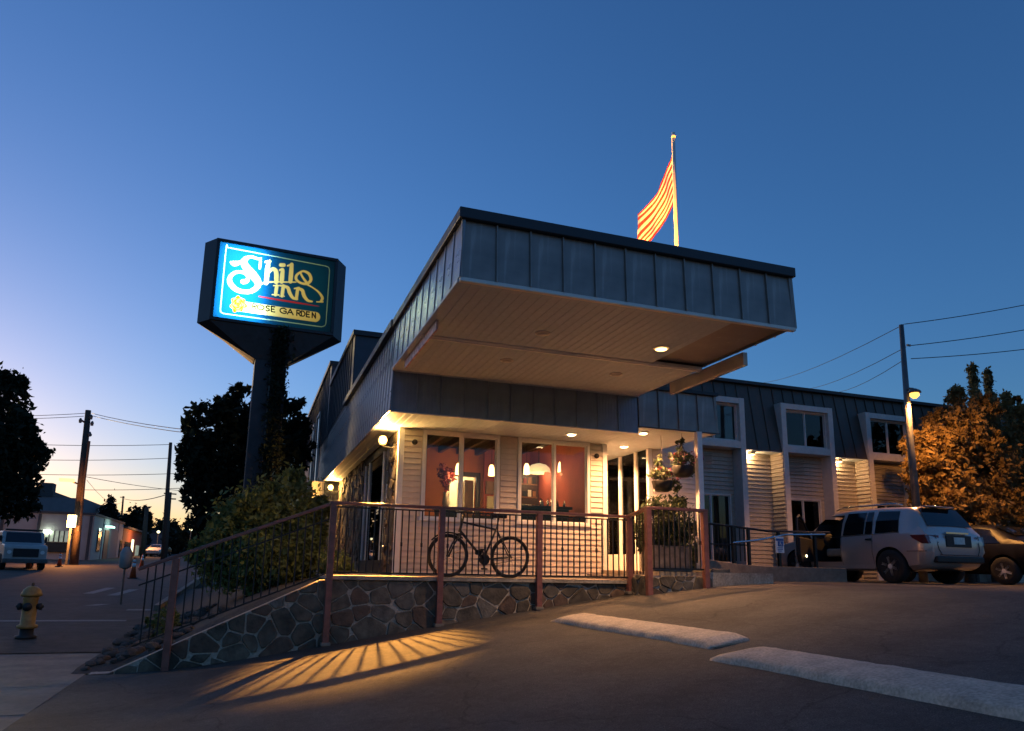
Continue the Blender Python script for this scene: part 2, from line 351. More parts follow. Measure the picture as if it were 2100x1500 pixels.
# ------------------------------------------------------------------ stone retaining walls
def clip(poly, a, b, c):            # keep a*x+b*y<=c
    out = []
    for i in range(len(poly)):
        p, q = poly[i], poly[(i+1) % len(poly)]; dp = a*p[0]+b*p[1]-c; dq = a*q[0]+b*q[1]-c
        if dp <= 0: out.append(p)
        if dp*dq < 0: t = dp/(dp-dq); out.append((p[0]+t*(q[0]-p[0]), p[1]+t*(q[1]-p[1])))
    return out
def stones(parent, region, size, to3, seed):
    r = random.Random(seed); xs = [p[0] for p in region]; ys = [p[1] for p in region]; pts = []
    for _ in range(6000):
        p = (r.uniform(min(xs)-.2, max(xs)+.2), r.uniform(min(ys)-.2, max(ys)+.2)); s = size*r.uniform(.6, 1.45)
        if all((p[0]-q[0])**2/1.5+(p[1]-q[1])**2 > s*s for q in pts): pts.append(p)
    wt = {q: r.uniform(-.15, .15) for q in pts}
    mats = ['stone']*4+['stone_red']*2+['stone_grey']
    for p in pts:
        c = list(region); gap = r.uniform(.005, .012)
        for q in pts:
            if q is p: continue
            dx, dy = q[0]-p[0], q[1]-p[1]; L = math.hypot(dx, dy)
            if L > 1.6: continue
            a, b = dx/L, dy/L; h = .5+wt[p]-wt[q]; c = clip(c, a, b, a*(p[0]+dx*h)+b*(p[1]+dy*h)-gap)
            if len(c) < 3: break
        if len(c) < 3: continue
        A = sum(c[i][0]*c[(i+1) % len(c)][1]-c[(i+1) % len(c)][0]*c[i][1] for i in range(len(c)))/2
        if abs(A) < .006: continue
        cc = []
        for i in range(len(c)):
            u, w = c[i], c[(i+1) % len(c)]; cc += [(u[0]*.87+w[0]*.13, u[1]*.87+w[1]*.13), (u[0]*.13+w[0]*.87, u[1]*.13+w[1]*.87)]
        mx = sum(q[0] for q in cc)/len(cc); my = sum(q[1] for q in cc)/len(cc); d = r.uniform(.005, .034); n = len(cc)
        vs = [to3(q[0], q[1], -.05) for q in cc]+[to3(q[0], q[1], d*.55) for q in cc]+[to3(mx+(q[0]-mx)*.9+r.uniform(-.006, .006), my+(q[1]-my)*.9, d*r.uniform(.7, 1.3)) for q in cc]
        fs = [(i, (i+1) % n, n+(i+1) % n, n+i) for i in range(n)]+[(n+i, n+(i+1) % n, 2*n+(i+1) % n, 2*n+i) for i in range(n)]+[tuple(range(2*n, 3*n))]
        G().add(vs, fs).build('stone', r.choice(mats), parent)
sw = thing('stone_wall', 'long low retaining wall of irregular dark stones with pale mortar, sloping down to the street', 'wall', (2, YW, .3))
reg = [(-1.85, D(-1.85)-.1), (6.06, D(6.06)-.12), (6.06, 1.275), (1.03, 1.275), (-1.62, wtop(-1.62)), (-1.85, .03)]
G().prism(reg, lambda p: (p[0], YW+.03, p[1]), lambda p: (p[0], YW+.30, p[1])).build('mortar_core', 'mortar', sw)
stones(sw, reg, .27, lambda x, y, d: (x, YW+.028-d, y), 3)
sw2 = thing('stone_wall', 'short stone wall with a projecting corner beside the landing and white column', 'wall', (6.7, 10.3, 1))
reg2 = [(6.07, D(6.07)-.12), (7.32, D(7.32)-.12), (7.32, 1.43), (6.07, 1.43)]
G().box(6.07, 7.32, 10.28, 10.75, .6, 1.43).build('mortar_core', 'mortar', sw2)
stones(sw2, reg2, .23, lambda x, y, d: (x, 10.28-d, y), 5)
stones(sw2, [(10.28, .9), (10.75, .9), (10.75, 1.43), (10.28, 1.43)], .24, lambda x, y, d: (6.07-d, x, y), 6)
tag(G().box(7.36, 7.75, 10.35, 10.9, 1.2, 1.56).build('kerb_block', 'stone_grey', bevel=.02), 'small dark concrete block at the foot of the white porch column', 'block')

# ------------------------------------------------------------------ railings
def balusters(parent, a, b, z0f, z1f, step, mt='black_iron', w=.018, collar=True):
    a = Vector(a); b = Vector(b); L = (b-a).length; n = max(1, int(round(L/step)))
    for i in range(1, n):
        p = a.lerp(b, i/n); g = G().box(p.x-w/2, p.x+w/2, p.y-w/2, p.y+w/2, z0f(p.x), z1f(p.x))
        if collar and i % 3 == 1:
            zc = z0f(p.x)*.55+z1f(p.x)*.45; g.box(p.x-.014, p.x+.014, p.y-.014, p.y+.014, zc-.03, zc+.03)
        g.build('baluster', mt, parent)
rl = thing('porch_railing', 'red-framed porch railing with thin black balusters, sloping down at its left end', 'railing', (2.5, YW-.05, 1))
YR = YW-.07
PX = [1.134, 2.786, 4.406, 6.04]
for x in PX: G().box(x-.046, x+.046, YR-.046, YR+.046, D(x)-.02, RAIL-.04).build('post', 'red_paint', rl, bevel=.008)
for x in PX: G().box(x-.07, x+.07, YR-.06, YW, D(x)+.0, D(x)+.05).build('post_foot', 'concrete', rl, bevel=.01)
for i in range(3):
    a, b = PX[i], PX[i+1]
    G().box(a-.06 if i == 0 else a+.0004, b, YR-.05, YR+.05, RAIL-.04, RAIL+.004).build('top_rail', 'red_paint', rl, bevel=.006)
    G().box(a+.046, b-.046, YR-.012, YR+.012, DECK+.035, DECK+.06).build('bottom_rail', 'black_iron', rl)
    G().box(a+.046, b-.046, YR-.010, YR+.010, RAIL-.085, RAIL-.065).build('upper_rail', 'black_iron', rl)
    balusters(rl, (a, YR, 0), (b, YR, 0), lambda x: DECK+.06, lambda x: RAIL-.085, .103)
XL, XE = -.93, -1.38
rs = lambda x: RAIL+(x-1.134)*(RAIL-1.40)/(1.134+1.38)       # sloping rail height
G().bar((1.07, YR, rs(1.07)-.02), (XE, YR, rs(XE)-.02), .09, .045).build('sloping_rail', 'red_paint', rl, bevel=.006)
G().box(XL-.046, XL+.046, YR-.046, YR+.046, D(XL)-.05, rs(XL)-.05).build('post', 'red_paint', rl, bevel=.008)
for a, b in ((1.08, XL+.046), (XL-.046, XE+.02)):
    G().bar((a, YR, rs(a)-1.02), (b, YR, rs(b)-1.02), .024, .024).build('bottom_rail', 'black_iron', rl)
    G().bar((a, YR, rs(a)-.24), (b, YR, rs(b)-.24), .02, .02).build('upper_rail', 'black_iron', rl)
    balusters(rl, (a, YR, 0), (b, YR, 0), lambda x: rs(x)-1.02, lambda x: rs(x)-.05, .108 if a > 0 else .10, collar=False)
# turn and landing part of the railing
R2, Y2 = 2.53, 10.22
for x, y in ((6.10, Y2), (7.17, Y2)): G().box(x-.046, x+.046, y-.046, y+.046, D(x)-.03, R2-.04).build('post', 'red_paint', rl, bevel=.008)
G().bar((6.04, YR+.04, RAIL-.018), (6.10, Y2, R2-.018), .09, .044).build('top_rail', 'red_paint', rl, bevel=.006)
G().box(6.05, 7.22, Y2-.05, Y2+.05, R2-.04, R2+.004).build('top_rail', 'red_paint', rl, bevel=.006)
G().box(6.146, 7.124, Y2-.012, Y2+.012, 1.53, 1.555).build('bottom_rail', 'black_iron', rl)
balusters(rl, (6.10, Y2, 0), (7.17, Y2, 0), lambda x: 1.555, lambda x: R2-.04, .1)
for y in (10.34, 10.44, 10.54, 10.64): G().box(6.06, 6.074, y-.007, y+.007, 1.45, 2.42).build('baluster', 'black_iron', rl)

# painted concrete traffic kerbs lying on the drive
def drive_kerb(label, y0, y1, x0, x1, seed):
    r = random.Random(seed); vs = []; fs = []; n = 60; prof = [(0, -.02), (.03, .045), (.10, .062), (.3, .068), (.5, .07), (.7, .068), (.9, .062), (.97, .045), (1, -.02)]
    for i in range(n+1):
        t = i/n; e = min(1, min(t, 1-t)*16+.25); y = y0+(y1-y0)*t; s = (t-.5)*.10
        for u, h in prof:
            x = x0+(x1-x0)*u+s+(.014*noise.noise((u*3, y*3, seed))+.010*noise.noise((u*3, y*17, seed)))*(1 if u in (0, .03, .97, 1) else .3); vs.append((x, y+(r.uniform(-.03, .03) if i in (0, n) else 0), D(x)+(h*e if h > 0 else h)+.006*noise.noise((x*9, y*9, seed))))
    m = len(prof)
    for i in range(n):
        for k in range(m-1): fs.append((i*m+k, i*m+k+1, (i+1)*m+k+1, (i+1)*m+k))
    fs += [tuple(range(m)), tuple(range(n*m, (n+1)*m))[::-1]]
    o = G().add(vs, fs).build('traffic_kerb', 'kerb_paint', smooth=True)
    tag(o, label, 'kerb', 'painted kerbs on the drive')
drive_kerb('worn white painted kerb on the drive, the farther one near the stone wall', 9.22, 5.78, 4.02, 4.48, 2)
drive_kerb('worn white painted kerb on the drive, the nearer one cut by the right edge', 5.42, 1.2, 3.84, 4.30, 9)

# rubble at the foot of the sloping wall
rock_me = []
for k in range(6):
    bm = bmesh.new(); bmesh.ops.create_icosphere(bm, subdivisions=2, radius=1)
    for v in bm.verts: v.co *= 1+.35*noise.noise(v.co*1.3+Vector((k*7, 0, 0))); v.co.z *= .7
    me = bpy.data.meshes.new('rock'); bm.to_mesh(me); bm.free(); me.materials.append(MATS['rock']); rock_me.append(me)
for i in range(170):
    x = rnd.uniform(-2.0, -.7) if i < 140 else rnd.uniform(-1.9, -.2); y = rnd.uniform(11.1, 16.5); s = rnd.uniform(.045, .11)
    o = put('rock', rock_me[i % 6], loc=(x, y, bedz(x, y)+s*.35), rotz=rnd.uniform(0, 6), scale=(s*rnd.uniform(.9, 1.4), s, s))
    tag(o, 'dark rubble rock on the bank at the low end of the railing', 'rock', 'rubble rocks on the bank')
# ------------------------------------------------------------------ wall cladding pieces
_cache = {}
def board_mesh(L, expo, m):
    k = ('b', round(L, 3), expo, m)
    if k not in _cache:
        _cache[k] = G().prism([(-.004, 0), (-.026*(1.6 if 'wing' in m else 1), 0), (-.028*(1.6 if 'wing' in m else 1), .006), (-.007, expo+.004), (0, expo+.004)], lambda p: (0, p[0], p[1]), lambda p: (L, p[0], p[1])).mesh('siding_board', m)
    return _cache[k]
def siding(parent, p0, L, z0, z1, m='siding', expo=.102, rotz=0, holes=()):
    """lap boards along local +x from p0, facing local -y; holes are (u0,u1,z0,z1)"""
    z = z0; c, s = math.cos(rotz), math.sin(rotz)
    while z < z1-.02:
        e = min(expo, z1-z); segs = [(0., L)]
        for (a, b, h0, h1) in holes:
            if h0 < z+e*.6 and h1 > z+e*.4:
                segs = [q for u, v in segs for q in ((u, min(v, a)), (max(u, b), v)) if q[1]-q[0] > .02]
        for u, v in segs:
            put('siding_board', board_mesh(v-u, expo, m), parent, loc=(p0[0]+c*u, p0[1]+s*u, z), rotz=rotz, scale=None if e == expo else (1, 1, e/expo))
        z += expo
def panel_mesh(w, h, m, fine=0, slant=0.):
    k = ('p', round(w, 3), round(h, 3), m, fine, slant)
    if k not in _cache:
        g = G(); sy = lambda z: slant*z/h
        def pb(x0, x1, d0, d1, z0=0, z1=h):
            g.hexa([(x0, d0+sy(z0), z0), (x1, d0+sy(z0), z0), (x1, d1+sy(z0), z0), (x0, d1+sy(z0), z0), (x0, d0+sy(z1), z1), (x1, d0+sy(z1), z1), (x1, d1+sy(z1), z1), (x0, d1+sy(z1), z1)])
        pb(.002, w-.002, -.006, .02)
        rw_, rd_ = (.055, .016) if 'side' in m else (.016, .034)
        pb(.0, rw_, -rd_, -.0062)
        for i in range(1, fine): pb(w*i/fine-.006, w*i/fine+.006, -.014, -.0062)
        _cache[k] = g.mesh('fascia_panel', m)
    return _cache[k]
def panels(parent, p0, L, z0, h, m, n, rotz=0, fine=0, slant=0., name='fascia_panel'):
    w = L/n; c, s = math.cos(rotz), math.sin(rotz)
    for i in range(n): put(name, panel_mesh(w, h, m, fine, slant), parent, loc=(p0[0]+c*w*i, p0[1]+s*w*i, z0), rotz=rotz)
def soffit(parent, x0, x1, y0, y1, z, step=.125, m='soffit', name='soffit_board'):
    n = max(1, int(round((x1-x0)/step))); w = (x1-x0)/n; k = ('s', round(w, 4), round(y1-y0, 3), m)
    if k not in _cache: _cache[k] = G().prism([(.0, .014), (.0, .006), (.008, 0), (w-.002, 0), (w-.002, .014)], lambda p: (p[0], 0, p[1]), lambda p: (p[0], y1-y0, p[1])).mesh(name, m)
    for i in range(n): put(name, _cache[k], parent, loc=(x0+w*i, y0, z))
def window(parent, x0, x1, z0, z1, y, fw=.065, mull=True, m='white_trim', gm='window_glass', depth=.09, name='window', sub=True):
    g = G(); g.box(x0, x1, y-.03, y+depth, z1-fw, z1); g.box(x0-.02, x1+.02, y-.045, y+depth, z0, z0+fw)
    g.box(x0, x0+fw, y-.03, y+depth, z0+fw, z1-fw); g.box(x1-fw, x1, y-.03, y+depth, z0+fw, z1-fw)
    xm = (x0+x1)/2
    if mull: g.box(xm-fw*.42, xm+fw*.42, y-.022, y+depth*.8, z0+fw, z1-fw)
    w = g.build(name, m, parent, bevel=.006)
    for a, b, d in (((x0+fw, xm-fw*.42, .02), (xm+fw*.42, x1-fw, .035)) if mull else ((x0+fw, x1-fw, .02),)):
        put('pane', G().box(a, b, y+d, y+d+.005, z0+fw, z1-fw).mesh('pane', gm), w)
        sg = G()
        for q in ((a, a+.022, z0+fw, z1-fw), (b-.022, b, z0+fw, z1-fw), (a+.022, b-.022, z0+fw, z0+fw+.022), (a+.022, b-.022, z1-fw-.022, z1-fw)): sg.box(q[0]+.0005, q[1]-.0005, y+d-.012, y+d-.001, q[2], q[3])
        put('sash', sg.mesh('sash', m), w)
    return w
def downlight(x, y, z, label, on=True, power=10, lens='bulb_warm', cone=150, col=(1, .50, .21), r=.075, group='soffit downlights', spot=True):
    t = thing('downlight', label, 'light', (x, y, z), group)
    G().lathe([(r*1.35, -.012), (r*1.35, .0), (r, .0), (r, -.012)], (x, y, z-.001), n=20).build('trim_ring', 'soffit_trim', t)
    G().lathe([(r*.96, -.02), (r*.9, -.026), (.01, -.028)], (x, y, z), n=20).build('lens', lens if on else 'bulb_off', t, True)
    if on: lamp('downlight_lamp', (x, y, z-.06), power, col, .06, 'SPOT', spot_size=math.radians(cone), spot_blend=.8)
    return t

# ------------------------------------------------------------------ entrance building
eb = thing('entrance_building', 'single storey motel front with beige siding, two big lit windows and blue fascia', 'building', (4.4, 14, DECK))
W1, W2 = (2.81, 4.28, 2.29, 3.925), (4.64, 6.13, 2.30, 3.925)
wl = G()
def wall_with(g, y0, y1, x0, x1, z0, z1, holes):
    xs = sorted({x0, x1, *[h[0] for h in holes], *[h[1] for h in holes]})
    for a, b in zip(xs, xs[1:]):
        hs = [h for h in holes if h[0] <= a+1e-6 and h[1] >= b-1e-6]
        if not hs: g.box(a, b, y0, y1, z0, z1)
        else:
            if hs[0][2] > z0: g.box(a, b, y0, y1, z0, hs[0][2])
            if hs[0][3] < z1: g.box(a, b, y0, y1, hs[0][3], z1)
wall_with(wl, YF, YF+.12, 2.40, 6.47, 1.2, EAVE+.4, [W1, W2])
fw_ = wl.build('front_wall', 'siding', eb)
siding(fw_, (2.47, YF, 0), 3.93, DECK+.01, EAVE-.005, holes=[(W1[0]-2.47-.02, W1[1]-2.47+.02, W1[2], 9), (W2[0]-2.47-.02, W2[1]-2.47+.02, W2[2], 9)])
for a, b in ((2.37, 2.47), (6.40, 6.50)): G().box(a, b, YF-.04, YF+.06, DECK, EAVE-.003).build('corner_board', 'white_trim', eb, bevel=.006)
window(eb, *W1, YF-.01, .062); window(eb, *W2, YF-.01, .062)
for x, z in ((2.66, 3.68), (6.27, 3.68)):
    G().lathe([(.05, 0), (.05, -.03), (.03, -.05)], (x, YF-.026, z), 'y', 12).build('speaker', 'car_trim', eb, True)
# street side wall: dark storefront glass with white mullions
side = G().box(2.42, 2.52, 12.53, 13.6, 1.2, EAVE+.4); side.box(2.42, 2.52, 13.6, 16.5, 1.2, 1.6); side.box(2.42, 2.52, 13.6, 16.5, 3.75, EAVE+.4); side.box(2.42, 2.52, 16.5, 24, 1.0, EAVE+.4)
sdw = side.build('side_wall', 'soil', eb)
for a_, b_, sd in ((12.5, 13.55, 21), (16.55, 21.6, 22)): stones(sdw, [(a_, 1.34), (b_, 1.34), (b_, EAVE-.02), (a_, EAVE-.02)], .22, lambda x, y, d: (2.415-d*1.6, x, y), sd)
ys_ = [13.6, 14.1, 15.9, 16.48]
for y in ys_: G().box(2.405, 2.46, y-.022, y+.022, 1.6, 3.75).build('mullion', 'white_trim', eb)
for a, b in zip(ys_, ys_[1:]): G().box(2.44, 2.446, a+.022, b-.022, 1.6, 3.75).build('side_pane', 'dark_glass', eb)
# blue fascia: front strip under the canopy, right hand part, street side
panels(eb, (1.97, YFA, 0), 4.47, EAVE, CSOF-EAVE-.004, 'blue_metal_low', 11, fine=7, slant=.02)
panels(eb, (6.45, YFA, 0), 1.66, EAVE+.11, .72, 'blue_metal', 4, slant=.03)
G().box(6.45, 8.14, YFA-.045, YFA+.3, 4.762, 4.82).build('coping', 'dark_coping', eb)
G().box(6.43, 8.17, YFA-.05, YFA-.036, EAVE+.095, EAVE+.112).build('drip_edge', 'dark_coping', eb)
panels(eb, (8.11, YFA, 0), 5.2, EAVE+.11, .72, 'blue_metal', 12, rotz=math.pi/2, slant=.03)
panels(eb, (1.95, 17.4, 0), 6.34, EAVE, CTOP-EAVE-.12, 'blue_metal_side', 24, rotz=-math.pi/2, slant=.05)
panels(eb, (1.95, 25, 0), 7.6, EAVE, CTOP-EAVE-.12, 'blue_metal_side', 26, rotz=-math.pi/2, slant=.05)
G().box(1.90, 2.05, 11.05, 17.4, CTOP-.118, CTOP).build('coping', 'dark_coping', eb)
G().box(2.02, 8.08, YFA+.03, 16.4, 4.74, 4.76).build('roof', 'dark_coping', eb)
G().box(2.06, 6.4, YC+.2, 16.4, CTOP-.1, CTOP-.06).build('roof_deck', 'dark_coping', eb)
soffit(eb, 1.98, 6.45, YFA+.03, YF-.02, EAVE)
soffit(eb, 1.98, 2.40, YF-.019, 24, EAVE, m='soffit')
G().box(6.452, 8.08, YFA+.03, 15.5, EAVE+.105, EAVE+.13).build('porch_ceiling', 'soffit', eb)
G().box(1.975, 6.45, YFA-.012, YFA+.03, EAVE-.02, EAVE-.002).build('eave_trim', 'soffit_trim', eb)
# recessed entrance: glass doors at the back, glass vestibule side, sided front
G().box(6.40, 6.52, YF+.12, 15.05, 1.5, EAVE+.10).build('recess_wall', 'siding', eb)
dr = G(); 
for a, b, z0, z1 in ((6.52, 6.60, 1.5, 4.03), (7.12, 7.2, 1.5, 3.6), (7.72, 7.8, 1.5, 4.03)): dr.box(a, b, 15.0, 15.09, z0, z1)
for z0, z1 in ((1.5, 1.64), (3.6, 3.68), (3.97, 4.03)): dr.box(6.6, 7.72, 15.005, 15.085, z0, z1)
d_ = dr.build('entrance_door', 'white_trim', eb)
put('pane', G().box(6.6, 7.12, 15.04, 15.046, 1.64, 3.6).mesh('pane', 'window_glass'), d_)
put('pane', G().box(7.2, 7.72, 15.04, 15.046, 1.64, 3.6).mesh('pane', 'window_glass'), d_)
put('pane', G().box(6.6, 7.72, 15.04, 15.046, 3.68, 3.97).mesh('pane', 'window_glass'), d_)
for y in (12.98, 13.5, 14.2, 14.92): G().box(7.78, 7.88, y, y+.08, 1.5, EAVE+.10).build('vestibule_post', 'white_trim', eb, bevel=.008)
G().box(7.79, 7.87, 13.06, 14.92, 1.5, 1.85).build('vestibule_sill', 'white_trim', eb)
for a, b in ((13.061, 13.5), (13.58, 14.2), (14.28, 14.92)): G().box(7.825, 7.831, a, b, 1.85, EAVE+.10).build('vestibule_pane', 'window_glass', eb)
vw = G().box(7.9, 8.98, 13.0, 13.1, 1.3, EAVE+.5).build('vestibule_wall', 'siding', eb)
siding(vw, (7.89, 13.0, 0), 1.1, 1.5, EAVE+.10)
lb = G(); lb.box(6.45, 8.98, 16.3, 16.4, 1.3, 4.4); lb.box(8.9, 8.98, 13.11, 16.3, 1.3, 4.4); lb.box(6.45, 8.9, 15.1, 16.3, 4.05, 4.15); lb.box(7.9, 8.9, 13.11, 15.1, 4.06, 4.15); lb.build('lobby', 'lobby_wall', eb)
G().box(6.9, 7.5, 16.24, 16.29, 1.5, 3.3).build('lobby_door', 'dark_wood', eb)
lamp('lobby_light', (7.6, 15.8, 3.2), 14, (.9, 1, .75), .05)
# room behind the windows
RM = G(); RM.box(2.53, 6.39, 16.2, 16.3, 1.3, 4.4)
rb = G(); wall_with(rb, 16.2, 16.3, 2.53, 6.39, 1.3, 4.4, [(4.35, 5.0, 1.34, 3.62)]); rb.build('room_back_wall', 'orange_wall', eb)
G().box(6.30, 6.395, 12.53, 16.19, 1.34, 4.28).build('room_side_wall', 'maroon_wall', eb)
G().box(2.53, 6.29, 12.53, 16.19, 1.30, DECK).build('room_floor', 'room_floor', eb)
G().box(2.53, 6.29, 12.53, 16.19, 4.28, 4.34).build('room_ceiling', 'room_ceiling', eb)
for x in [2.7+.45*i for i in range(8)]: G().box(x, x+.08, 12.54, 16.18, 4.14, 4.279).build('ceiling_beam', 'dark_wood', eb)
for a, b, z0, z1 in ((4.25, 4.35, 1.34, 3.72), (5.0, 5.1, 1.34, 3.72), (4.35, 5.0, 3.62, 3.72)): G().box(a, b, 16.14, 16.199, z0, z1).build('door_casing', 'dark_wood', eb)
br = G(); br.box(3.9, 6.2, 18.2, 18.3, 1.3, 4.4); br.box(3.9, 3.98, 16.31, 18.2, 1.3, 4.4); br.box(6.12, 6.2, 16.31, 18.2, 1.3, 4.4); br.box(3.9, 6.2, 16.31, 18.2, 4.3, 4.4); br.box(3.98, 6.12, 16.31, 18.2, 1.3, 1.34)
br.build('back_room', 'cream_wall', eb)
G().box(4.78, 5.0, 16.34, 17.0, 1.36, 3.55).build('open_door', 'wood', eb, bevel=.01)
lamp('back_room_lamp', (4.7, 17.4, 4.0), 120, (1, .86, .55), .15)

# room furniture
def pendant(px, py, y, label):
    p = onY(px, py, y); t = thing('pendant_lamp', label, 'lamp', (p.x, p.y, p.z), 'pendant lamps in the lounge')
    G().lathe([(.03, .115), (.055, .06), (.065, -.06), (.068, -.115)], p, n=14).build('lamp_shade', 'lamp_shade_glow', t, True)
    G().tube([p+Vector((0, 0, .115)), (p.x, p.y, 4.14)], .005, 5).build('cord', 'black_iron', t)
    lamp('pendant_light', (p.x, p.y, p.z-.16), 22, (1, .55, .2), .06)
pendant(940, 962, 14.2, 'orange pendant lamp behind the sliding bar of the left window')
pendant(1008, 965, 14.2, 'orange pendant lamp near the right edge of the left window')
pendant(1080, 962, 14.2, 'orange pendant lamp beside the domed shade in the right window')
pendant(1150, 958, 14.2, 'orange pendant lamp in the right half of the right window')
p = onY(1105, 968, 14.9); t = thing('dome_lamp', 'large cream domed lamp shade in the right window', 'lamp', p)
G().lathe([(.05, .19), (.17, .155), (.25, .08), (.285, -.03), (.275, -.03), (.24, .07), (.04, .17)], p, n=24).build('lamp_shade', 'dome_shade', t, True)
G().tube([p+Vector((0, 0, .19)), (p.x, p.y, 4.14)], .012, 6).build('stem', 'dark_wood', t)
lamp('dome_light', (p.x, p.y, p.z-.08), 8, (1, .68, .35), .06)
t = thing('bar_counter', 'dark bar counter with glasses below the right window', 'counter', (5.5, 13.4, DECK))
G().box(4.8, 6.15, 13.2, 13.8, 2.68, 2.74).build('counter_top', 'dark_wood', t, bevel=.01); G().box(4.85, 6.1, 13.28, 13.75, DECK, 2.68).build('counter_front', 'room_dark', t)
for i in range(9):
    x = 5.55+.07*i+rnd.uniform(-.01, .01); y = rnd.uniform(13.35, 13.6); h = rnd.uniform(.1, .22)
    o = G().lathe([(.025, 0), (.028, h*.6), (.012, h*.75), (.012, h)], (x, y, 2.742), n=10).build('bottle', rnd.choice(['dark_wood', 'chrome', 'soffit_trim']), None, True)
    tag(o, 'small bottle or glass standing on the dark bar counter', 'bottle', 'bottles on the bar counter')
G().box(5.12, 6.295, 15.92, 15.98, DECK, 4.27).build('room_partition', 'maroon_wall', eb)
for k, (x, z) in enumerate(((5.16, 3.2), (5.2, 2.85), (5.42, 3.4))): G().box(x, x+.22, 15.88, 15.919, z, z+.3).build('wall_picture', ['wood', 'cream_wall', 'dark_wood'][k], eb)
t = thing('wine_cabinet', 'tall dark cabinet with shelves in the right half of the right window', 'cabinet', (5.95, 15.6, DECK)); G().box(5.72, 6.28, 15.35, 15.75, DECK, 3.75).build('carcass', 'dark_wood', t, bevel=.01)
for k in range(5):
    G().box(5.76, 6.24, 15.33, 15.349, 2.2+k*.3, 2.23+k*.3).build('shelf', 'wood', t)
    for j in range(4): o = G().box(5.78+j*.115, 5.84+j*.115+rnd.uniform(0, .03), 15.325, 15.345, 2.231+k*.3, 2.33+k*.3+rnd.uniform(0, .1)).build('shelf_item', rnd.choice(['petal_red', 'wood', 'soffit_trim', 'car_trim']), t)
t = thing('stove', 'brown tapering hearth hood below the domed lamp', 'stove', (5.72, 14.9, DECK)); pq = onY(1105, 1010, 14.9); G().lathe([(.26, 0), (.24, .9), (.17, 1.3), (.09, 1.55)], (pq.x, 14.95, DECK), n=12).build('hood', 'wood', t, True); G().box(pq.x-.35, pq.x+.35, 14.7, 15.2, DECK, DECK+.9).build('hearth', 'room_dark', t)
for i, (x, y, s) in enumerate(((3.1, 13.5, 1), (4.35, 14.2, 1.05), (5.1, 14.0, 1))):
    t = thing('armchair', ['dark armchair low in the left corner of the left window', 'dark armchair behind the spindle chair', 'dark armchair low in the left half of the right window'][i], 'chair', (x, y, DECK), 'armchairs in the lounge'); G().box(x-.36, x+.36, y-.1, y+.1, DECK+.05, DECK+1.12*s).build('backrest', 'room_dark', t, bevel=.06); G().box(x-.36, x+.36, y+.1, y+.7, DECK+.05, DECK+.5).build('seat', 'room_dark', t, bevel=.05)
    for sx in (-1, 1): G().box(x+sx*.36-.06, x+sx*.36+.06, y-.1, y+.7, DECK+.05, DECK+.72).build('armrest', 'room_dark', t, bevel=.04)
t = thing('picture_frame', 'framed picture on the orange wall left of the doorway', 'picture', (3.3, 16.18, 3.2)); G().box(3.0, 3.6, 16.15, 16.198, 2.9, 3.5).build('frame', 'dark_wood', t); G().box(3.05, 3.55, 16.14, 16.149, 2.95, 3.45).build('canvas', 'cream_wall', t)
t = thing('picture_frame', 'small brown picture high on the wall behind the domed lamp', 'picture', (5.6, 16.1, 3.2)); G().box(5.45, 5.95, 15.86, 15.918, 3.5, 3.95).build('frame', 'dark_wood', t); G().box(5.5, 5.9, 15.85, 15.859, 3.54, 3.91).build('canvas', 'wood', t)
def chair(px, py, y, rz, label):
    p = onY(px, py, y); t = thing('dining_chair', label, 'chair', (0, 0, 0), 'dark chairs in the lounge'); h = 2.95-DECK
    G().box(-.21, .21, -.2, .22, .44, .48).build('seat', 'dark_wood', t, bevel=.01)
    for sx in (-1, 1):
        G().tube([(sx*.19, -.18, 0), (sx*.18, -.19, .45)], .018, 6).build('leg', 'dark_wood', t); G().tube([(sx*.19, .2, 0), (sx*.19, .2, .46), (sx*.2, .27, 1.12)], .018, 6).build('leg', 'dark_wood', t)
    g = G(); g.box(-.2, .2, .24, .265, .95, 1.12)
    for k in range(7): g.box(-.17+k*.052, -.15+k*.052, .23, .245, .5, .96)
    g.build('backrest', 'dark_wood', t); t.location = (p.x, y, DECK); t.rotation_euler[2] = rz
chair(982, 1030, 13.1, math.pi, 'dark spindle-back chair close behind the middle of the left window'); chair(892, 1020, 14.6, 0, 'pale-lit chair by the left side of the left window')
t = thing('round_table', 'dark round table inside the left window', 'table', (3.75, 13.6, DECK)); G().lathe([(.45, 0), (.45, .03)], (3.75, 13.6, 2.06), n=24).build('tabletop', 'dark_wood', t); G().lathe([(.22, 0), (.04, .05), (.035, .72)], (3.75, 13.6, DECK), n=12).build('pedestal', 'dark_wood', t)
# ------------------------------------------------------------------ entrance canopy
cp = thing('entrance_canopy', 'large flat canopy with dark blue metal fascia projecting over the drive', 'canopy', (4.2, 9, CSOF))
panels(cp, (1.96, YC, 0), 4.50, CSOF+.03, .69, 'blue_metal', 11, slant=.03)
panels(cp, (1.95, YFA-.02, 0), 3.94, CSOF+.03, .69, 'blue_metal_side', 10, rotz=-math.pi/2, slant=.03)
panels(cp, (6.47, YC, 0), 3.94, CSOF+.03, .69, 'blue_metal', 10, rotz=math.pi/2, slant=.03)
G().box(1.92, 6.50, YC-.045, YC+.12, CTOP-.13, CTOP).build('coping', 'dark_coping', cp, bevel=.01)
for x0, x1 in ((1.92, 2.04), (6.38, 6.50)): G().box(x0, x1, YC+.122, YFA, CTOP-.13, CTOP-.002).build('coping', 'dark_coping', cp, bevel=.01)
G().box(1.955, 6.47, YC-.016, YC+.05, CSOF-.014, CSOF+.028).build('edge_trim', 'soffit_trim', cp)
G().box(1.94, 1.985, YC+.052, YFA-.03, CSOF-.012, CSOF+.028).build('edge_trim', 'soffit', cp)
soffit(cp, 1.987, 5.56, YC+.052, 9.12, CSOF)
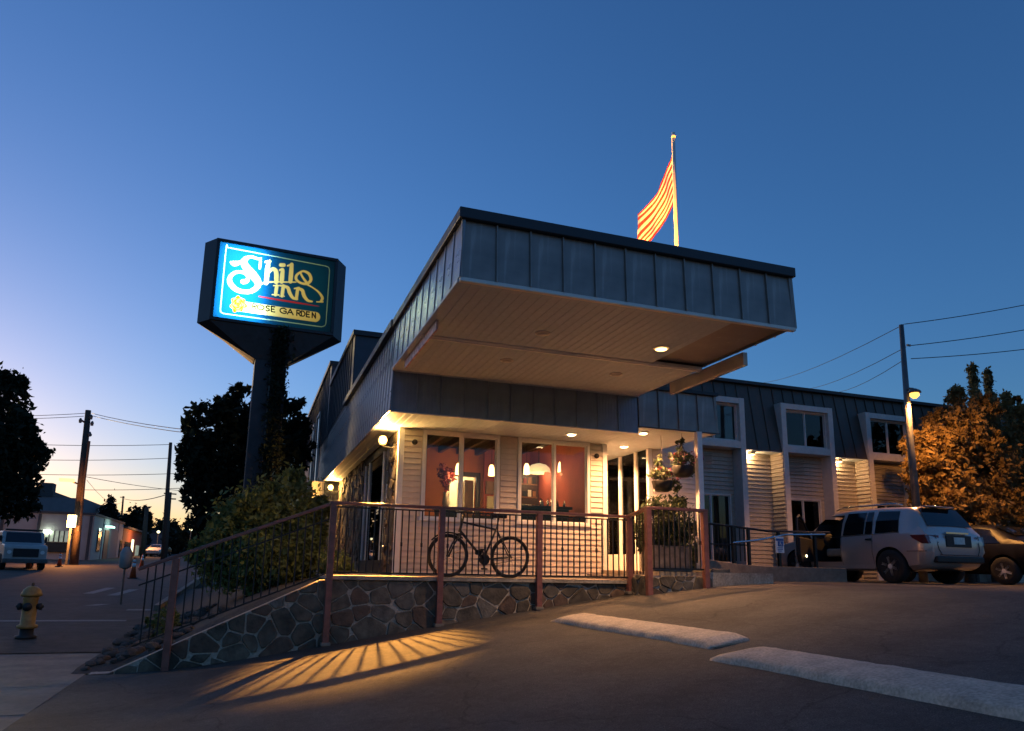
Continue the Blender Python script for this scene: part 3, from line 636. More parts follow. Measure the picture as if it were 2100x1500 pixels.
soffit(cp, 1.987, 6.45, 9.20, YFA-.03, CSOF)
G().box(5.562, 6.46, YC+.055, 9.12, CSOF+.07, CSOF+.09).build('metal_underside', 'blue_metal', cp)
G().box(5.53, 5.56, YC+.06, 9.12, CSOF+.016, CSOF+.069).build('edge_trim', 'soffit', cp)
for y0, y1, d in ((9.10, 9.14, .02), (9.14, 9.18, .034), (9.18, 9.22, .02)): G().box(1.99, 6.45, y0, y1, CSOF-d, CSOF+.03).build('beam_trim', 'white_trim', cp)
G().box(1.99, 6.45, YFA-.028, YFA-.012, CSOF-.02, CSOF+.01).build('beam_trim', 'soffit', cp)
G().box(6.44, 6.52, 8.12, 10.02, CSOF-.2, CSOF-.005).build('side_board', 'cream_board', cp, bevel=.008)['label'] = 'cream valance board hung along the right edge of the soffit'
G().box(2.03, 2.06, 8.46, 10.4, CSOF-.135, CSOF-.005).build('side_board', 'board_pink', cp, bevel=.004)['label'] = 'white notice board with faded red print along the left edge'
downlight(5.29, 8.41, CSOF-.002, 'lit orange downlight in the canopy soffit', True, 480, 'bulb_canopy', 116, (1, .58, .28), .085, 'canopy downlights')
for x, y, l in ((3.49, 8.44, 'unlit downlight in the front half of the canopy soffit'), (3.48, 9.82, 'unlit downlight in the rear half of the canopy soffit, towards the street'), (5.36, 9.87, 'unlit downlight in the rear half of the canopy soffit, below the lit one')):
    downlight(x, y, CSOF-.002, l, False, group='canopy downlights')
downlight(5.41, 11.66, EAVE-.002, 'lit downlight above the right window', True, 60, cone=120, group='porch downlights')
downlight(6.80, 11.5, EAVE+.103, 'lit downlight at the front of the entrance porch ceiling', True, 620, cone=162, col=(1, .45, .17), group='porch downlights')
downlight(7.2, 12.95, EAVE+.103, 'lit downlight in the middle of the entrance porch ceiling', True, 640, cone=150, col=(1, .45, .17), group='porch downlights')
downlight(7.3, 14.05, EAVE+.103, 'lit downlight deep in the entrance porch ceiling', True, 420, cone=140, group='porch downlights')
# porch column
pc = thing('porch_column', 'slim white square column at the right end of the porch', 'column', (7.66, 11.02, 1.3))
G().box(7.61, 7.72, 10.97, 11.08, 1.30, EAVE+.105).build('shaft', 'white_trim', pc, bevel=.01); G().box(7.58, 7.75, 10.94, 11.11, 1.56, 1.66).build('base', 'white_trim', pc, bevel=.01)

# ------------------------------------------------------------------ lamps on the street side
def wall_lamp(p, label, power):
    t = thing('wall_lamp', label, 'lamp', (p.x, p.y, p.z), 'globe lamps on the street side')
    G().box(2.39, 2.418, p.y-.06, p.y+.06, p.z-.12, p.z+.12).build('back_plate', 'black_iron', t)
    G().tube([(2.39, p.y, p.z-.05), (2.3, p.y, p.z-.13), (p.x, p.y, p.z-.11)], .012, 6).build('arm', 'black_iron', t)
    G().lathe([(.02, -.09), (.06, -.075), (.085, 0), (.06, .065), (.02, .08)], p, n=16).build('globe', 'bulb_orange', t, True)
    lamp('wall_lamp_glow', (p.x-.01, p.y-.11, p.z), 140, (1, .52, .14), .05)
    s = lamp('wall_lamp_light', (p.x-.01, p.y-.10, p.z-.10), power, (1, .43, .08), .032, 'SPOT', spot_size=math.radians(42), spot_blend=.7)
    s.rotation_euler = (Vector((1.6, 9.7, .42))-Vector((2.11, 12.45, 3.6))).to_track_quat('-Z', 'Y').to_euler()
wall_lamp(onX(785, 903, 2.12), 'glowing orange globe lamp at the corner under the eave', 5500)
wall_lamp(onX(678, 1000, 2.12), 'glowing orange globe lamp farther along the street side', 500)
lw = thing('privacy_wall', 'short lit cream wall standing out from the street side', 'wall', (2, 22, 1.2))
G().box(1.62, 2.415, 21.75, 21.9, 1.0, EAVE-.005).build('wall_panel', 'cream_wall', lw); G().box(1.55, 2.415, 21.70, 21.95, 1.62, 1.68).build('ledge', 'soffit_trim', lw)

# ------------------------------------------------------------------ two storey block behind
tb = thing('two_storey_block', 'tall dark navy block stepping up behind the entrance roof', 'building', (5, 22, 1.2))
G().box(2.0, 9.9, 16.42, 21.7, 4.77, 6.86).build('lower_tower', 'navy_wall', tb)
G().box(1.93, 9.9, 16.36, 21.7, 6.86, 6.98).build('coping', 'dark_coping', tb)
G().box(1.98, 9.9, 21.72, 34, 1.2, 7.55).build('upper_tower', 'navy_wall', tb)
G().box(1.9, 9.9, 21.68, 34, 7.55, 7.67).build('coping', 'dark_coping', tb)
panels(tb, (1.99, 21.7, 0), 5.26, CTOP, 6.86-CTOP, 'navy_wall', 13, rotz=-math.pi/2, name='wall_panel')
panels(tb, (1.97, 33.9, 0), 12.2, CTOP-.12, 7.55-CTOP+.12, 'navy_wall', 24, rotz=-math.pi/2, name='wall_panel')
for y in (24.3, 26.6): 
    w = G().box(1.90, 1.99, y, y+.08, 4.2, 6.6).box(1.90, 1.99, y+1.1, y+1.18, 4.2, 6.6).box(1.90, 1.99, y+.08, y+1.1, 6.52, 6.6).build('side_window', 'white_trim', tb); put('pane', G().box(1.93, 1.936, y+.08, y+1.1, 4.2, 6.52).mesh('pane', 'dark_glass'), w)

# ------------------------------------------------------------------ right wing
wg = thing('motel_wing', 'two storey motel wing with dark mansard, white framed window bays and beige siding', 'building', (17, 19, 1.3))
ZG, ZM, ZR, YB = 1.32, 5.24, 7.40, 18.0
G().box(10.0, 27, 19.2, 32, ZG, ZR-.1).build('core', 'room_dark', wg)
G().box(10.0, 27, 18.2, 32, ZR, ZR+.10).build('coping', 'dark_coping', wg)
bays = [(12.08, 14.17), (15.55, 17.59), (18.96, 21.0), (22.36, 24.4)]
gaps = [(10.2, 12.08), (14.17, 15.55), (17.59, 18.96), (21.0, 22.36), (24.4, 26.5)]
for a, b in gaps:
    panels(wg, (a, YB-.03, 0), b-a, ZM, ZR-ZM, 'mansard', max(3, round((b-a)/.42)), slant=.36, name='mansard_panel')
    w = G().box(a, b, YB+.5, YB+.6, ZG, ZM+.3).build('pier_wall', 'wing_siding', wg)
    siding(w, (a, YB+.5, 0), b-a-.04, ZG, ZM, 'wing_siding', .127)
    G().box(a, b, YB-.02, YB+.5, ZM-.02, ZM-.001).build('mansard_soffit', 'soffit', wg)
for i, (a, b) in enumerate(bays):
    panels(wg, (a, YB+.235, 0), b-a, 6.84, ZR-6.84, 'mansard', 5, slant=.095, name='mansard_panel')
    f = .19
    for x0, x1 in ((a, a+f), (b-f, b)): G().box(x0, x1, YB-.09, YB+.62, ZG, 6.82).build('bay_post', 'wing_trim', wg, bevel=.01)
    G().box(a+f, b-f, YB-.08, YB+.6, 6.64, 6.815).build('bay_head', 'wing_trim', wg); G().box(a+f, b-f, YB-.085, YB+.6, ZM, 5.45).build('bay_sill', 'wing_trim', wg, bevel=.01)
    window(wg, a+f, b-f, 5.452, 6.638, YB+.06, .05, m='wing_trim', gm='wing_glass')
    G().box((a+b)/2+.1*(i % 2), b-f, YB+.16, YB+.18, 5.45, 6.64).build('curtain', 'curtain', wg); G().box(a+f, b-f, YB+.55, YB+.58, 5.4, 6.7).build('room', 'room_dark', wg)
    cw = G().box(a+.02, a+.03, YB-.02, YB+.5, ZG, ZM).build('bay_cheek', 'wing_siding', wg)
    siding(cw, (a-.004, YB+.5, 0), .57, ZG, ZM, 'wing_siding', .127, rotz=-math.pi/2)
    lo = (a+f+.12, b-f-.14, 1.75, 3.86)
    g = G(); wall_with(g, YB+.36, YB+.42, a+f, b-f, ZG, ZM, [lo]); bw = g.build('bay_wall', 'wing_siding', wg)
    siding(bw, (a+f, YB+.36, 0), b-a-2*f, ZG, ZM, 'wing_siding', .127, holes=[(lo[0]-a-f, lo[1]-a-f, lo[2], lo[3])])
    window(wg, *lo, YB+.33, .05, m='wing_trim', gm='wing_glass')
    cg = G(); n = 24
    for k in range(n):
        u = (lo[0]+lo[1])/2+(lo[1]-lo[0])*.5*k/n; v = (lo[0]+lo[1])/2+(lo[1]-lo[0])*.5*(k+1)/n; y0 = YB+.47+.02*math.sin(k*1.7); y1 = YB+.47+.02*math.sin((k+1)*1.7)
        cg.add([(u, y0, 1.7), (v, y1, 1.7), (v, y1, 3.9), (u, y0, 3.9)], [(0, 1, 2, 3)])
    cg.build('curtain', 'curtain', wg)
    g = G(); g.box(a+f+.1, a+f+.95, YB+.28, YB+.34, 4.62, 4.66); g.box(a+f+.1, a+f+.95, YB+.28, YB+.34, 5.06, 5.1)
    for k in range(8): g.box(a+f+.12, a+f+.93, YB+.30, YB+.335, 4.68+k*.047, 4.70+k*.047)
    g.build('vent_grille', 'wing_siding', wg)
for i, (a, b) in enumerate(gaps[1:3]):
    x = a+.45; t = thing('soffit_lamp', ['warm lamp washing the siding right of the first window bay', 'warm lamp washing the siding right of the second window bay'][i], 'lamp', (x, YB+.25, ZM), 'lamps under the mansard')
    G().box(x-.07, x+.07, YB+.16, YB+.34, ZM-.10, ZM-.021).build('housing', 'soffit_trim', t); G().box(x-.055, x+.055, YB+.18, YB+.32, ZM-.115, ZM-.101).build('lens', 'wing_lamp_bulb', t)
    lamp('soffit_lamp_light', (x, YB+.36, ZM-.16), 30, (1, .6, .27), .05)

# ramp kerb wall, black rail and access sign
rw = tag(G().prism([(8.2, ZG-.1), (12.75, ZG-.1), (12.75, 1.655), (10.6, 1.655), (9.9, 1.68), (9.2, 1.76), (8.2, 1.78)], lambda p: (p[0], 12.9, p[1]), lambda p: (p[0], 13.02, p[1])).build('ramp_kerb', 'concrete', bevel=.012), 'low grey concrete ramp wall behind the white column', 'kerb')
rr = thing('ramp_railing', 'black steel ramp railing with bars, running down behind the concrete ramp wall', 'railing', (10.5, 13.2, 1.5))
YQ = 13.16
rz_ = lambda x: 2.56-.075*max(0, min(x, 10.9)-9.1)+0*x
for x in (8.9, 9.95, 10.35, 11.15, 12.15): G().box(x-.03, x+.03, YQ-.03, YQ+.03, ZG, rz_(x)).build('post', 'black_iron', rr)
G().tube([(8.9, YQ, rz_(8.9)), (9.95, YQ, rz_(9.95)), (10.9, YQ, rz_(10.9)), (12.6, YQ, rz_(12.6)+.03)], .025, 8).build('handrail', 'black_iron', rr)
G().tube([(8.9, YQ, 2.1), (10.3, YQ, 2.1)], .016, 6).build('mid_rail', 'black_iron', rr)
G().tube([(9.9, YQ-.05, 2.14), (10.6, YQ-.05, 2.22), (11.3, YQ-.05, 2.36), (12.4, YQ-.05, 2.40)], .022, 8).build('handrail', 'chrome', rr)
balusters(rr, (8.9, YQ, 0), (10.35, YQ, 0), lambda x: 1.75, lambda x: rz_(x), .11, collar=False)
p = onY(1600, 1119, 13.05); ac = thing('access_sign', 'small blue and white accessible parking sign fixed to the ramp railing', 'sign', p)
G().box(p.x-.11, p.x+.11, 13.06, 13.075, p.z-.16, p.z+.19).build('plate', 'sign_white', ac)
G().box(p.x-.10, p.x+.10, 13.052, 13.058, p.z+.10, p.z+.15).build('band', 'sign_blue', ac)
sy = G().box(p.x-.055, p.x+.085, 13.052, 13.058, p.z-.02, p.z+.09).build('symbol_field', 'sign_blue', ac)
sg = G().lathe([(.011, 0), (.011, .003)], (p.x+.005, 13.048, p.z+.07), 'y', 10); sg.tube([(p.x+.004, 13.049, p.z+.055), (p.x+.006, 13.049, p.z+.025), (p.x+.035, 13.049, p.z+.025), (p.x+.05, 13.049, p.z-.005)], .006, 5)
sg.tube([(p.x+.012+.026*math.cos(t), 13.049, p.z+.015+.026*math.sin(t)) for t in [math.radians(a) for a in range(140, 330, 20)]], .004, 5); put('wheelchair_symbol', sg.mesh('wheelchair_symbol', 'sign_white'), sy)
for k in range(3): G().box(p.x-.07, p.x+.07-.03*(k == 2), 13.052, 13.058, p.z-.06-k*.035, p.z-.045-k*.035).build('print_line', 'sign_blue', ac)

# ------------------------------------------------------------------ flag
YP = 12.6; pt = onY(1381, 272, YP); 
fl = thing('flagpole', 'tall pale flagpole rising behind the canopy, lit from below', 'flagpole', (pt.x, YP, 4.76))
G().tube([(pt.x, YP, 4.76), (pt.x, YP, 7.4), (pt.x, YP, pt.z-.12)], [.045, .042, .034], 12).build('pole', 'soffit_trim', fl, True)
G().lathe([(.05, 0), (.05, .05), (.04, .05), (.04, .12), (.02, .13)], (pt.x, YP, pt.z-.13), n=14).build('finial', 'soffit_trim', fl, True)
G().tube([(pt.x-.05, YP, pt.z-.12), (pt.x-.05, YP, 5.2)], .006, 5).build('halyard', 'white_trim', fl)
G().lathe([(.06, 0), (.06, .04)], (pt.x, YP, 7.9), n=12).build('clamp', 'chrome', fl)
fg = thing('flag', 'limp striped flag hanging down from the flagpole, glowing orange', 'flag', (pt.x-.06, YP, 9.5), None)
ztop = onY(1383, 322, YP).z; HO, FL = 1.18, 1.95; NU, NV = 26, 39
def fpt(u, v):
    a = math.radians(67-10*u+6*(1-v)); x = -.06-FL*u*math.cos(a)-.05*math.sin(u*7+v*3)*u
    y = .10*math.sin(u*9+v*5)*u**.7+.06*math.sin(u*17)*u; z = ztop-HO*v*(1-.10*u)-FL*u*math.sin(a)*(.92+.12*v)+.06*u*math.sin(v*8)
    return (pt.x+x, YP+y, z)
for s in range(13):
    for can in (True, False):
        if can: continue
        u0, u1 = (0, .4) if can else (0, 1); g = G(); nu = max(4, int(NU*(u1-u0)))
        grid_ = [[fpt(u0+(u1-u0)*i/nu, (s+j/3)/13) for i in range(nu+1)] for j in range(4)]
        for j in range(3):
            for i in range(nu): g.add([grid_[j][i], grid_[j][i+1], grid_[j+1][i+1], grid_[j+1][i]], [(0, 1, 2, 3)])
        bm_ = g.mesh('stripe', 'flag_blue' if can else ('flag_red' if s % 2 == 0 else 'flag_white'), True)
        put('canton_strip' if can else 'stripe', bm_, fg)
t = thing('flag_floodlight', 'small floodlight on the canopy roof aimed at the flag', 'light', (6.0, 9.9, 5.39)); G().box(5.9, 6.1, 9.85, 9.99, 5.39, 5.5).build('housing', 'car_trim', t); G().box(5.92, 6.08, 9.87, 9.97, 5.502, 5.51).build('lens', 'bulb_orange', t)
fl_l = lamp('flag_spot', (6.0, 9.92, 5.58), 15000, (1, .33, .035), .06, 'SPOT', spot_size=math.radians(50), spot_blend=.6)
fl_l.rotation_euler = (Vector((pt.x-.2, YP, 9.0))-fl_l.location).to_track_quat('-Z', 'Y').to_euler()

# ------------------------------------------------------------------ pylon sign
YS = 22.0
TL, BL, TR, BR = onY(443.5, 488, YS), onY(431, 654, YS), onY(695.4, 532.8, YS+.2), onY(682.4, 691.4, YS+.2)
xl, xr = (TL.x+BL.x)/2, (TR.x+BR.x)/2; z1, z0 = (TL.z+TR.z)/2, (BL.z+BR.z)/2; SWd = xr-xl; ang = math.atan2(.2, SWd)
ps = thing('pylon_sign', 'tall pylon sign with a blue lit face reading Shilo Inn Rose Garden', 'sign', (0, 0, 0))
# local frame: x across the face from its left edge, y backwards, z up
hexp = [(0, 0), (SWd, 0), (SWd+.34, .5), (SWd, 1.0), (0, 1.0), (-.34, .5)]
FR = .10
cab = G()
for (a, b) in ((1, 2), (2, 3), (3, 4), (4, 5), (5, 0)):
    p, q = hexp[a], hexp[b]; cab.add([(p[0], p[1], z0), (q[0], q[1], z0), (q[0], q[1], z1), (p[0], p[1], z1)], [(0, 1, 2, 3)])
cab.add([(p[0], p[1], z1) for p in hexp], [tuple(range(6))]); cab.add([(p[0], p[1], z0) for p in hexp], [tuple(range(6))])
cab.build('cabinet', 'cabinet', ps)
fg_ = G()
for q in ((0, SWd, z1-FR, z1), (0, SWd, z0, z0+FR), (0, FR, z0+FR, z1-FR), (SWd-FR, SWd, z0+FR, z1-FR)): fg_.box(q[0], q[1], -.05, .06, q[2], q[3])
fg_.build('frame', 'cabinet', ps, bevel=.01)
xm = SWd*.51; und = G(); top = [(p[0], p[1], z0-.002) for p in hexp]; ptop = [(xm-.5, .15), (xm+.5, .15), (xm+.5, .85), (xm-.5, .85)]
zb = z0-1.0
und.add([top[0], top[1], (xm+.5, .15, zb), (xm-.5, .15, zb)], [(0, 1, 2, 3)]); und.add([top[5], top[0], (xm-.5, .15, zb), (xm-.5, .5, zb)], [(0, 1, 2, 3)])
und.add([top[1], top[2], (xm+.5, .5, zb), (xm+.5, .15, zb)], [(0, 1, 2, 3)]); und.add([top[2], top[3], (xm+.5, .85, zb), (xm+.5, .5, zb)], [(0, 1, 2, 3)])
und.add([top[3], top[4], (xm-.5, .85, zb), (xm+.5, .85, zb)], [(0, 1, 2, 3)]); und.add([top[4], top[5], (xm-.5, .5, zb), (xm-.5, .85, zb)], [(0, 1, 2, 3)])
und.build('underside', 'cabinet', ps)
G().box(xm-.47, xm+.47, .16, .84, .5, z0-.3).build('pylon', 'pylon_paint', ps, bevel=.02)
G().box(xm-.02, xm+.02, .13, .158, .5, z0-.6).build('conduit', 'pole_metal', ps)
# printed translucent face
nx, ny = 380, 250; fx0, fx1, fz0, fz1 = FR, SWd-FR, z0+FR, z1-FR
U, V = np.meshgrid(np.linspace(0, 1, nx+1), np.linspace(0, 1, ny+1))      # V up
q = lambda a: np.array(a, float)
PTL, PTR, PBR, PBL = q((368, 200)), q((1655, 400)), q((1598, 1210)), q((300, 1024))
AX = (PTL[0]*(1-U)+PTR[0]*U)*V+(PBL[0]*(1-U)+PBR[0]*U)*(1-V); AY = (PTL[1]*(1-U)+PTR[1]*U)*V+(PBL[1]*(1-U)+PBR[1]*U)*(1-V)
def stroke(pts, sub=6):
    """signed coverage of a brush stroke through (x,y,w) points (Catmull-Rom)"""
    P = [np.array(p, float) for p in pts]
    if len(P) > 2:
        Q = []; 
        for i in range(len(P)-1):
            p0, p1, p2, p3 = P[max(i-1, 0)], P[i], P[i+1], P[min(i+2, len(P)-1)]
            for k in range(sub):
                t = k/sub; Q.append(.5*((2*p1)+(p2-p0)*t+(2*p0-5*p1+4*p2-p3)*t*t+(3*p1-p0-3*p2+p3)*t**3))
        P = Q+[P[-1]]
    d = np.full(AX.shape, 1e9)
    for a, b in zip(P, P[1:]):
        vx, vy = b[0]-a[0], b[1]-a[1]; L2 = vx*vx+vy*vy+1e-9; t = np.clip(((AX-a[0])*vx+(AY-a[1])*vy)/L2, 0, 1)
        d = np.minimum(d, np.hypot(AX-a[0]-t*vx, AY-a[1]-t*vy)-(a[2]+(b[2]-a[2])*t)/2)
    return d
art = np.zeros(AX.shape+(3,)); art[:] = (.003, .075, .24)
def paint(d, col, soft=3.):
    k = np.clip(.5-d/soft, 0, 1)[..., None]; art[:] = art*(1-k)+np.array(col)*k
CRM = (.97, .80, .36)
paint(stroke([(445, 262, 10), (1540, 452, 10)]), (.45, .7, .6)); paint(stroke([(1540, 452, 10), (1578, 468, 10), (1590, 505, 10)]), (.45, .7, .6)); paint(stroke([(1590, 505, 10), (1548, 1095, 10)]), (.45, .7, .6))
paint(stroke([(1548, 1095, 10), (1535, 1128, 10), (1495, 1142, 10)]), (.45, .7, .6)); paint(stroke([(1495, 1142, 10), (410, 990, 10)]), (.45, .7, .6)); paint(stroke([(410, 990, 10), (382, 972, 10), (378, 935, 10)]), (.45, .7, .6)); paint(stroke([(378, 935, 10), (428, 285, 10), (445, 262, 10)]), (.45, .7, .6))
S = [
 [(480, 425, 18), (520, 440, 62), (585, 425, 40), (640, 380, 46), (700, 362, 34), (760, 378, 30), (800, 385, 26)], [(808, 372, 14), (800, 430, 30), (795, 490, 22)],
 [(640, 385, 60), (625, 440, 80), (668, 505, 92), (730, 575, 96), (775, 640, 84), (770, 695, 66), (710, 742, 56), (630, 752, 50), (545, 728, 54), (485, 670, 60), (470, 610, 52), (505, 555, 42), (565, 532, 34), (630, 545, 34), (668, 585, 40), (655, 632, 52), (615, 640, 58)],
 [(860, 415, 30), (905, 410, 40)], [(905, 395, 20), (885, 460, 56), (878, 540, 60), (868, 650, 58)], [(890, 545, 30), (925, 500, 42), (965, 505, 52), (980, 550, 58), (980, 640, 56)], [(770, 690, 30), (830, 655, 20), (930, 640, 18), (1060, 640, 18), (1200, 640, 16)],
 [(1020, 505, 26), (1050, 500, 40), (1045, 560, 56), (1040, 635, 54)], [(1030, 448, 50), (1062, 448, 50)],
 [(1105, 455, 20), (1150, 440, 34)], [(1152, 440, 48), (1145, 540, 56), (1138, 632, 54)],
 [(1262, 518, 22), (1210, 560, 34), (1205, 610, 34), (1260, 650, 30), (1330, 655, 36), (1372, 610, 40), (1350, 545, 38), (1290, 515, 28), (1255, 530, 26), (1275, 580, 28), (1320, 640, 34)],
 [(1310, 655, 26), (1400, 705, 18), (1465, 755, 26), (1505, 815, 36), (1490, 855, 34)], [(1440, 862, 14), (1510, 862, 20)],
 [(950, 682, 16), (1010, 680, 16)], [(985, 685, 44), (972, 782, 44)], [(935, 782, 16), (1010, 785, 16)],
 [(1020, 680, 20), (1075, 685, 30)], [(1058, 685, 44), (1045, 795, 44)], [(1020, 798, 14), (1070, 800, 14)], [(1075, 690, 34), (1110, 705, 42), (1130, 760, 46), (1165, 815, 38), (1215, 832, 26)],
 [(1185, 712, 20), (1235, 705, 30)], [(1222, 712, 42), (1205, 825, 42)], [(1240, 715, 34), (1275, 735, 44), (1295, 795, 46), (1335, 845, 34), (1385, 858, 22)],
]
for s_ in S: paint(stroke([(a, b, w*.88) for a, b, w in s_]), CRM)
paint(stroke([(790, 802, 12), (1000, 838, 20), (1250, 878, 18), (1465, 912, 6)]), (.50, .03, .05))
paint(stroke([(640, 918, 112), (1425, 1032, 112)]), CRM)
ro = np.hypot(AX-565, AY-890); th = np.arctan2(AY-890, AX-565)
paint(ro-(84+10*np.sin(th*7)+6*np.sin(th*3+1)), (.40, .085, .0))
for rr_, k, a0 in ((66, 5, .2), (44, 4, .9), (24, 3, .1)):
    paint(np.abs(ro-rr_-5*np.sin(th*k+a0))-(5+4*np.sin(th*k*1.0+a0*2)), (.75, .45, .08))
paint(ro-9, (.5, .2, .02))
LET = {'R': [[(0, 0), (0, 1)], [(0, 1), (.5, .97), (.62, .75), (.5, .52), (0, .48)], [(.25, .48), (.65, 0)]], 'O': [[(.4, 1), (.08, .8), (0, .5), (.08, .2), (.4, 0), (.72, .2), (.8, .5), (.72, .8), (.4, 1)]],
 'S': [[(.55, .88), (.3, 1), (.05, .82), (.12, .6), (.45, .45), (.55, .2), (.3, 0), (0, .12)]], 'E': [[(0, 0), (0, 1)], [(0, 1), (.55, 1)], [(0, .5), (.45, .5)], [(0, 0), (.55, 0)]],
 'G': [[(.8, .8), (.5, 1), (.12, .85), (0, .5), (.12, .15), (.5, 0), (.8, .15), (.8, .45)], [(.8, .45), (.5, .45)]], 'A': [[(0, 0), (.38, 1)], [(.38, 1), (.76, 0)], [(.15, .35), (.6, .35)]],
 'D': [[(0, 0), (0, 1)], [(0, 1), (.4, .95), (.62, .5), (.4, .05), (0, 0)]], 'N': [[(0, 0), (0, 1)], [(0, 1), (.6, 0)], [(.6, 0), (.6, 1)]]}
for ch, cx, w in (('R', 722, 62), ('O', 772, 90), ('S', 866, 68), ('E', 926, 66), ('G', 1024, 84), ('A', 1106, 84), ('R', 1212, 62), ('D', 1264, 66), ('E', 1322, 62), ('N', 1388, 62)):
    by = 938+(cx-722)*.150
    for ln in LET[ch]: paint(stroke([(cx+p[0]*w-.02*p[1], by+p[0]*w*.15-p[1]*56, 14) for p in ln]), (.008, .005, .002))
vs = np.stack([fx0+(fx1-fx0)*U, np.zeros_like(U), fz0+(fz1-fz0)*V], -1).reshape(-1, 3)
me = bpy.data.meshes.new('lit_face'); idx = np.arange((nx+1)*(ny+1)).reshape(ny+1, nx+1)
fcs = np.stack([idx[:-1, :-1], idx[:-1, 1:], idx[1:, 1:], idx[1:, :-1]], -1).reshape(-1, 4)
me.from_pydata(vs.tolist(), [], fcs.tolist())
ca = me.color_attributes.new('print', 'FLOAT_COLOR', 'POINT'); rgba = np.ones((vs.shape[0], 4), np.float32); rgba[:, :3] = art.reshape(-1, 3); ca.data.foreach_set('color', rgba.ravel())
m = bpy.data.materials.new('sign_face'); m.use_nodes = True; N = m.node_tree.nodes; L = m.node_tree.links; b = N['Principled BSDF']; b.inputs['Roughness'].default_value = .4
at = N.new('ShaderNodeAttribute'); at.attribute_name = 'print'; tr = N.new('ShaderNodeBsdfTranslucent'); mx = N.new('ShaderNodeMixShader'); mx.inputs[0].default_value = .55
dk_ = N.new('ShaderNodeVectorMath'); dk_.operation = 'MULTIPLY'; L.new(at.outputs['Color'], dk_.inputs[0]); L.new(at.outputs['Color'], dk_.inputs[1]); L.new(dk_.outputs[0], b.inputs['Base Color']); L.new(at.outputs['Color'], tr.inputs[0]); L.new(b.outputs[0], mx.inputs[1]); L.new(tr.outputs[0], mx.inputs[2]); L.new(mx.outputs[0], N['Material Output'].inputs[0])
me.materials.append(m); put('lit_face', me, ps)
ps.location = (xl, YS, 0); ps.rotation_euler[2] = ang
def sl(x, y, z): return (xl+x*math.cos(ang)-y*math.sin(ang), YS+x*math.sin(ang)+y*math.cos(ang), z)
lamp('sign_tubes', sl(SWd*.22, .26, (z0+z1)/2), 215, (.72, 1, .95), 0, 'AREA', (-math.pi/2, 0, ang), shape='RECTANGLE', size=SWd*.34, size_y=(z1-z0)*.92)
lamp('sign_right_fill', sl(SWd*.68, .42, (z0+z1)/2), 10, (1, .76, .24), 0, 'AREA', (-math.pi/2, 0, ang), shape='RECTANGLE', size=SWd*.5, size_y=(z1-z0)*.9)  # weak warm lamp added so the right half's letters show yellow
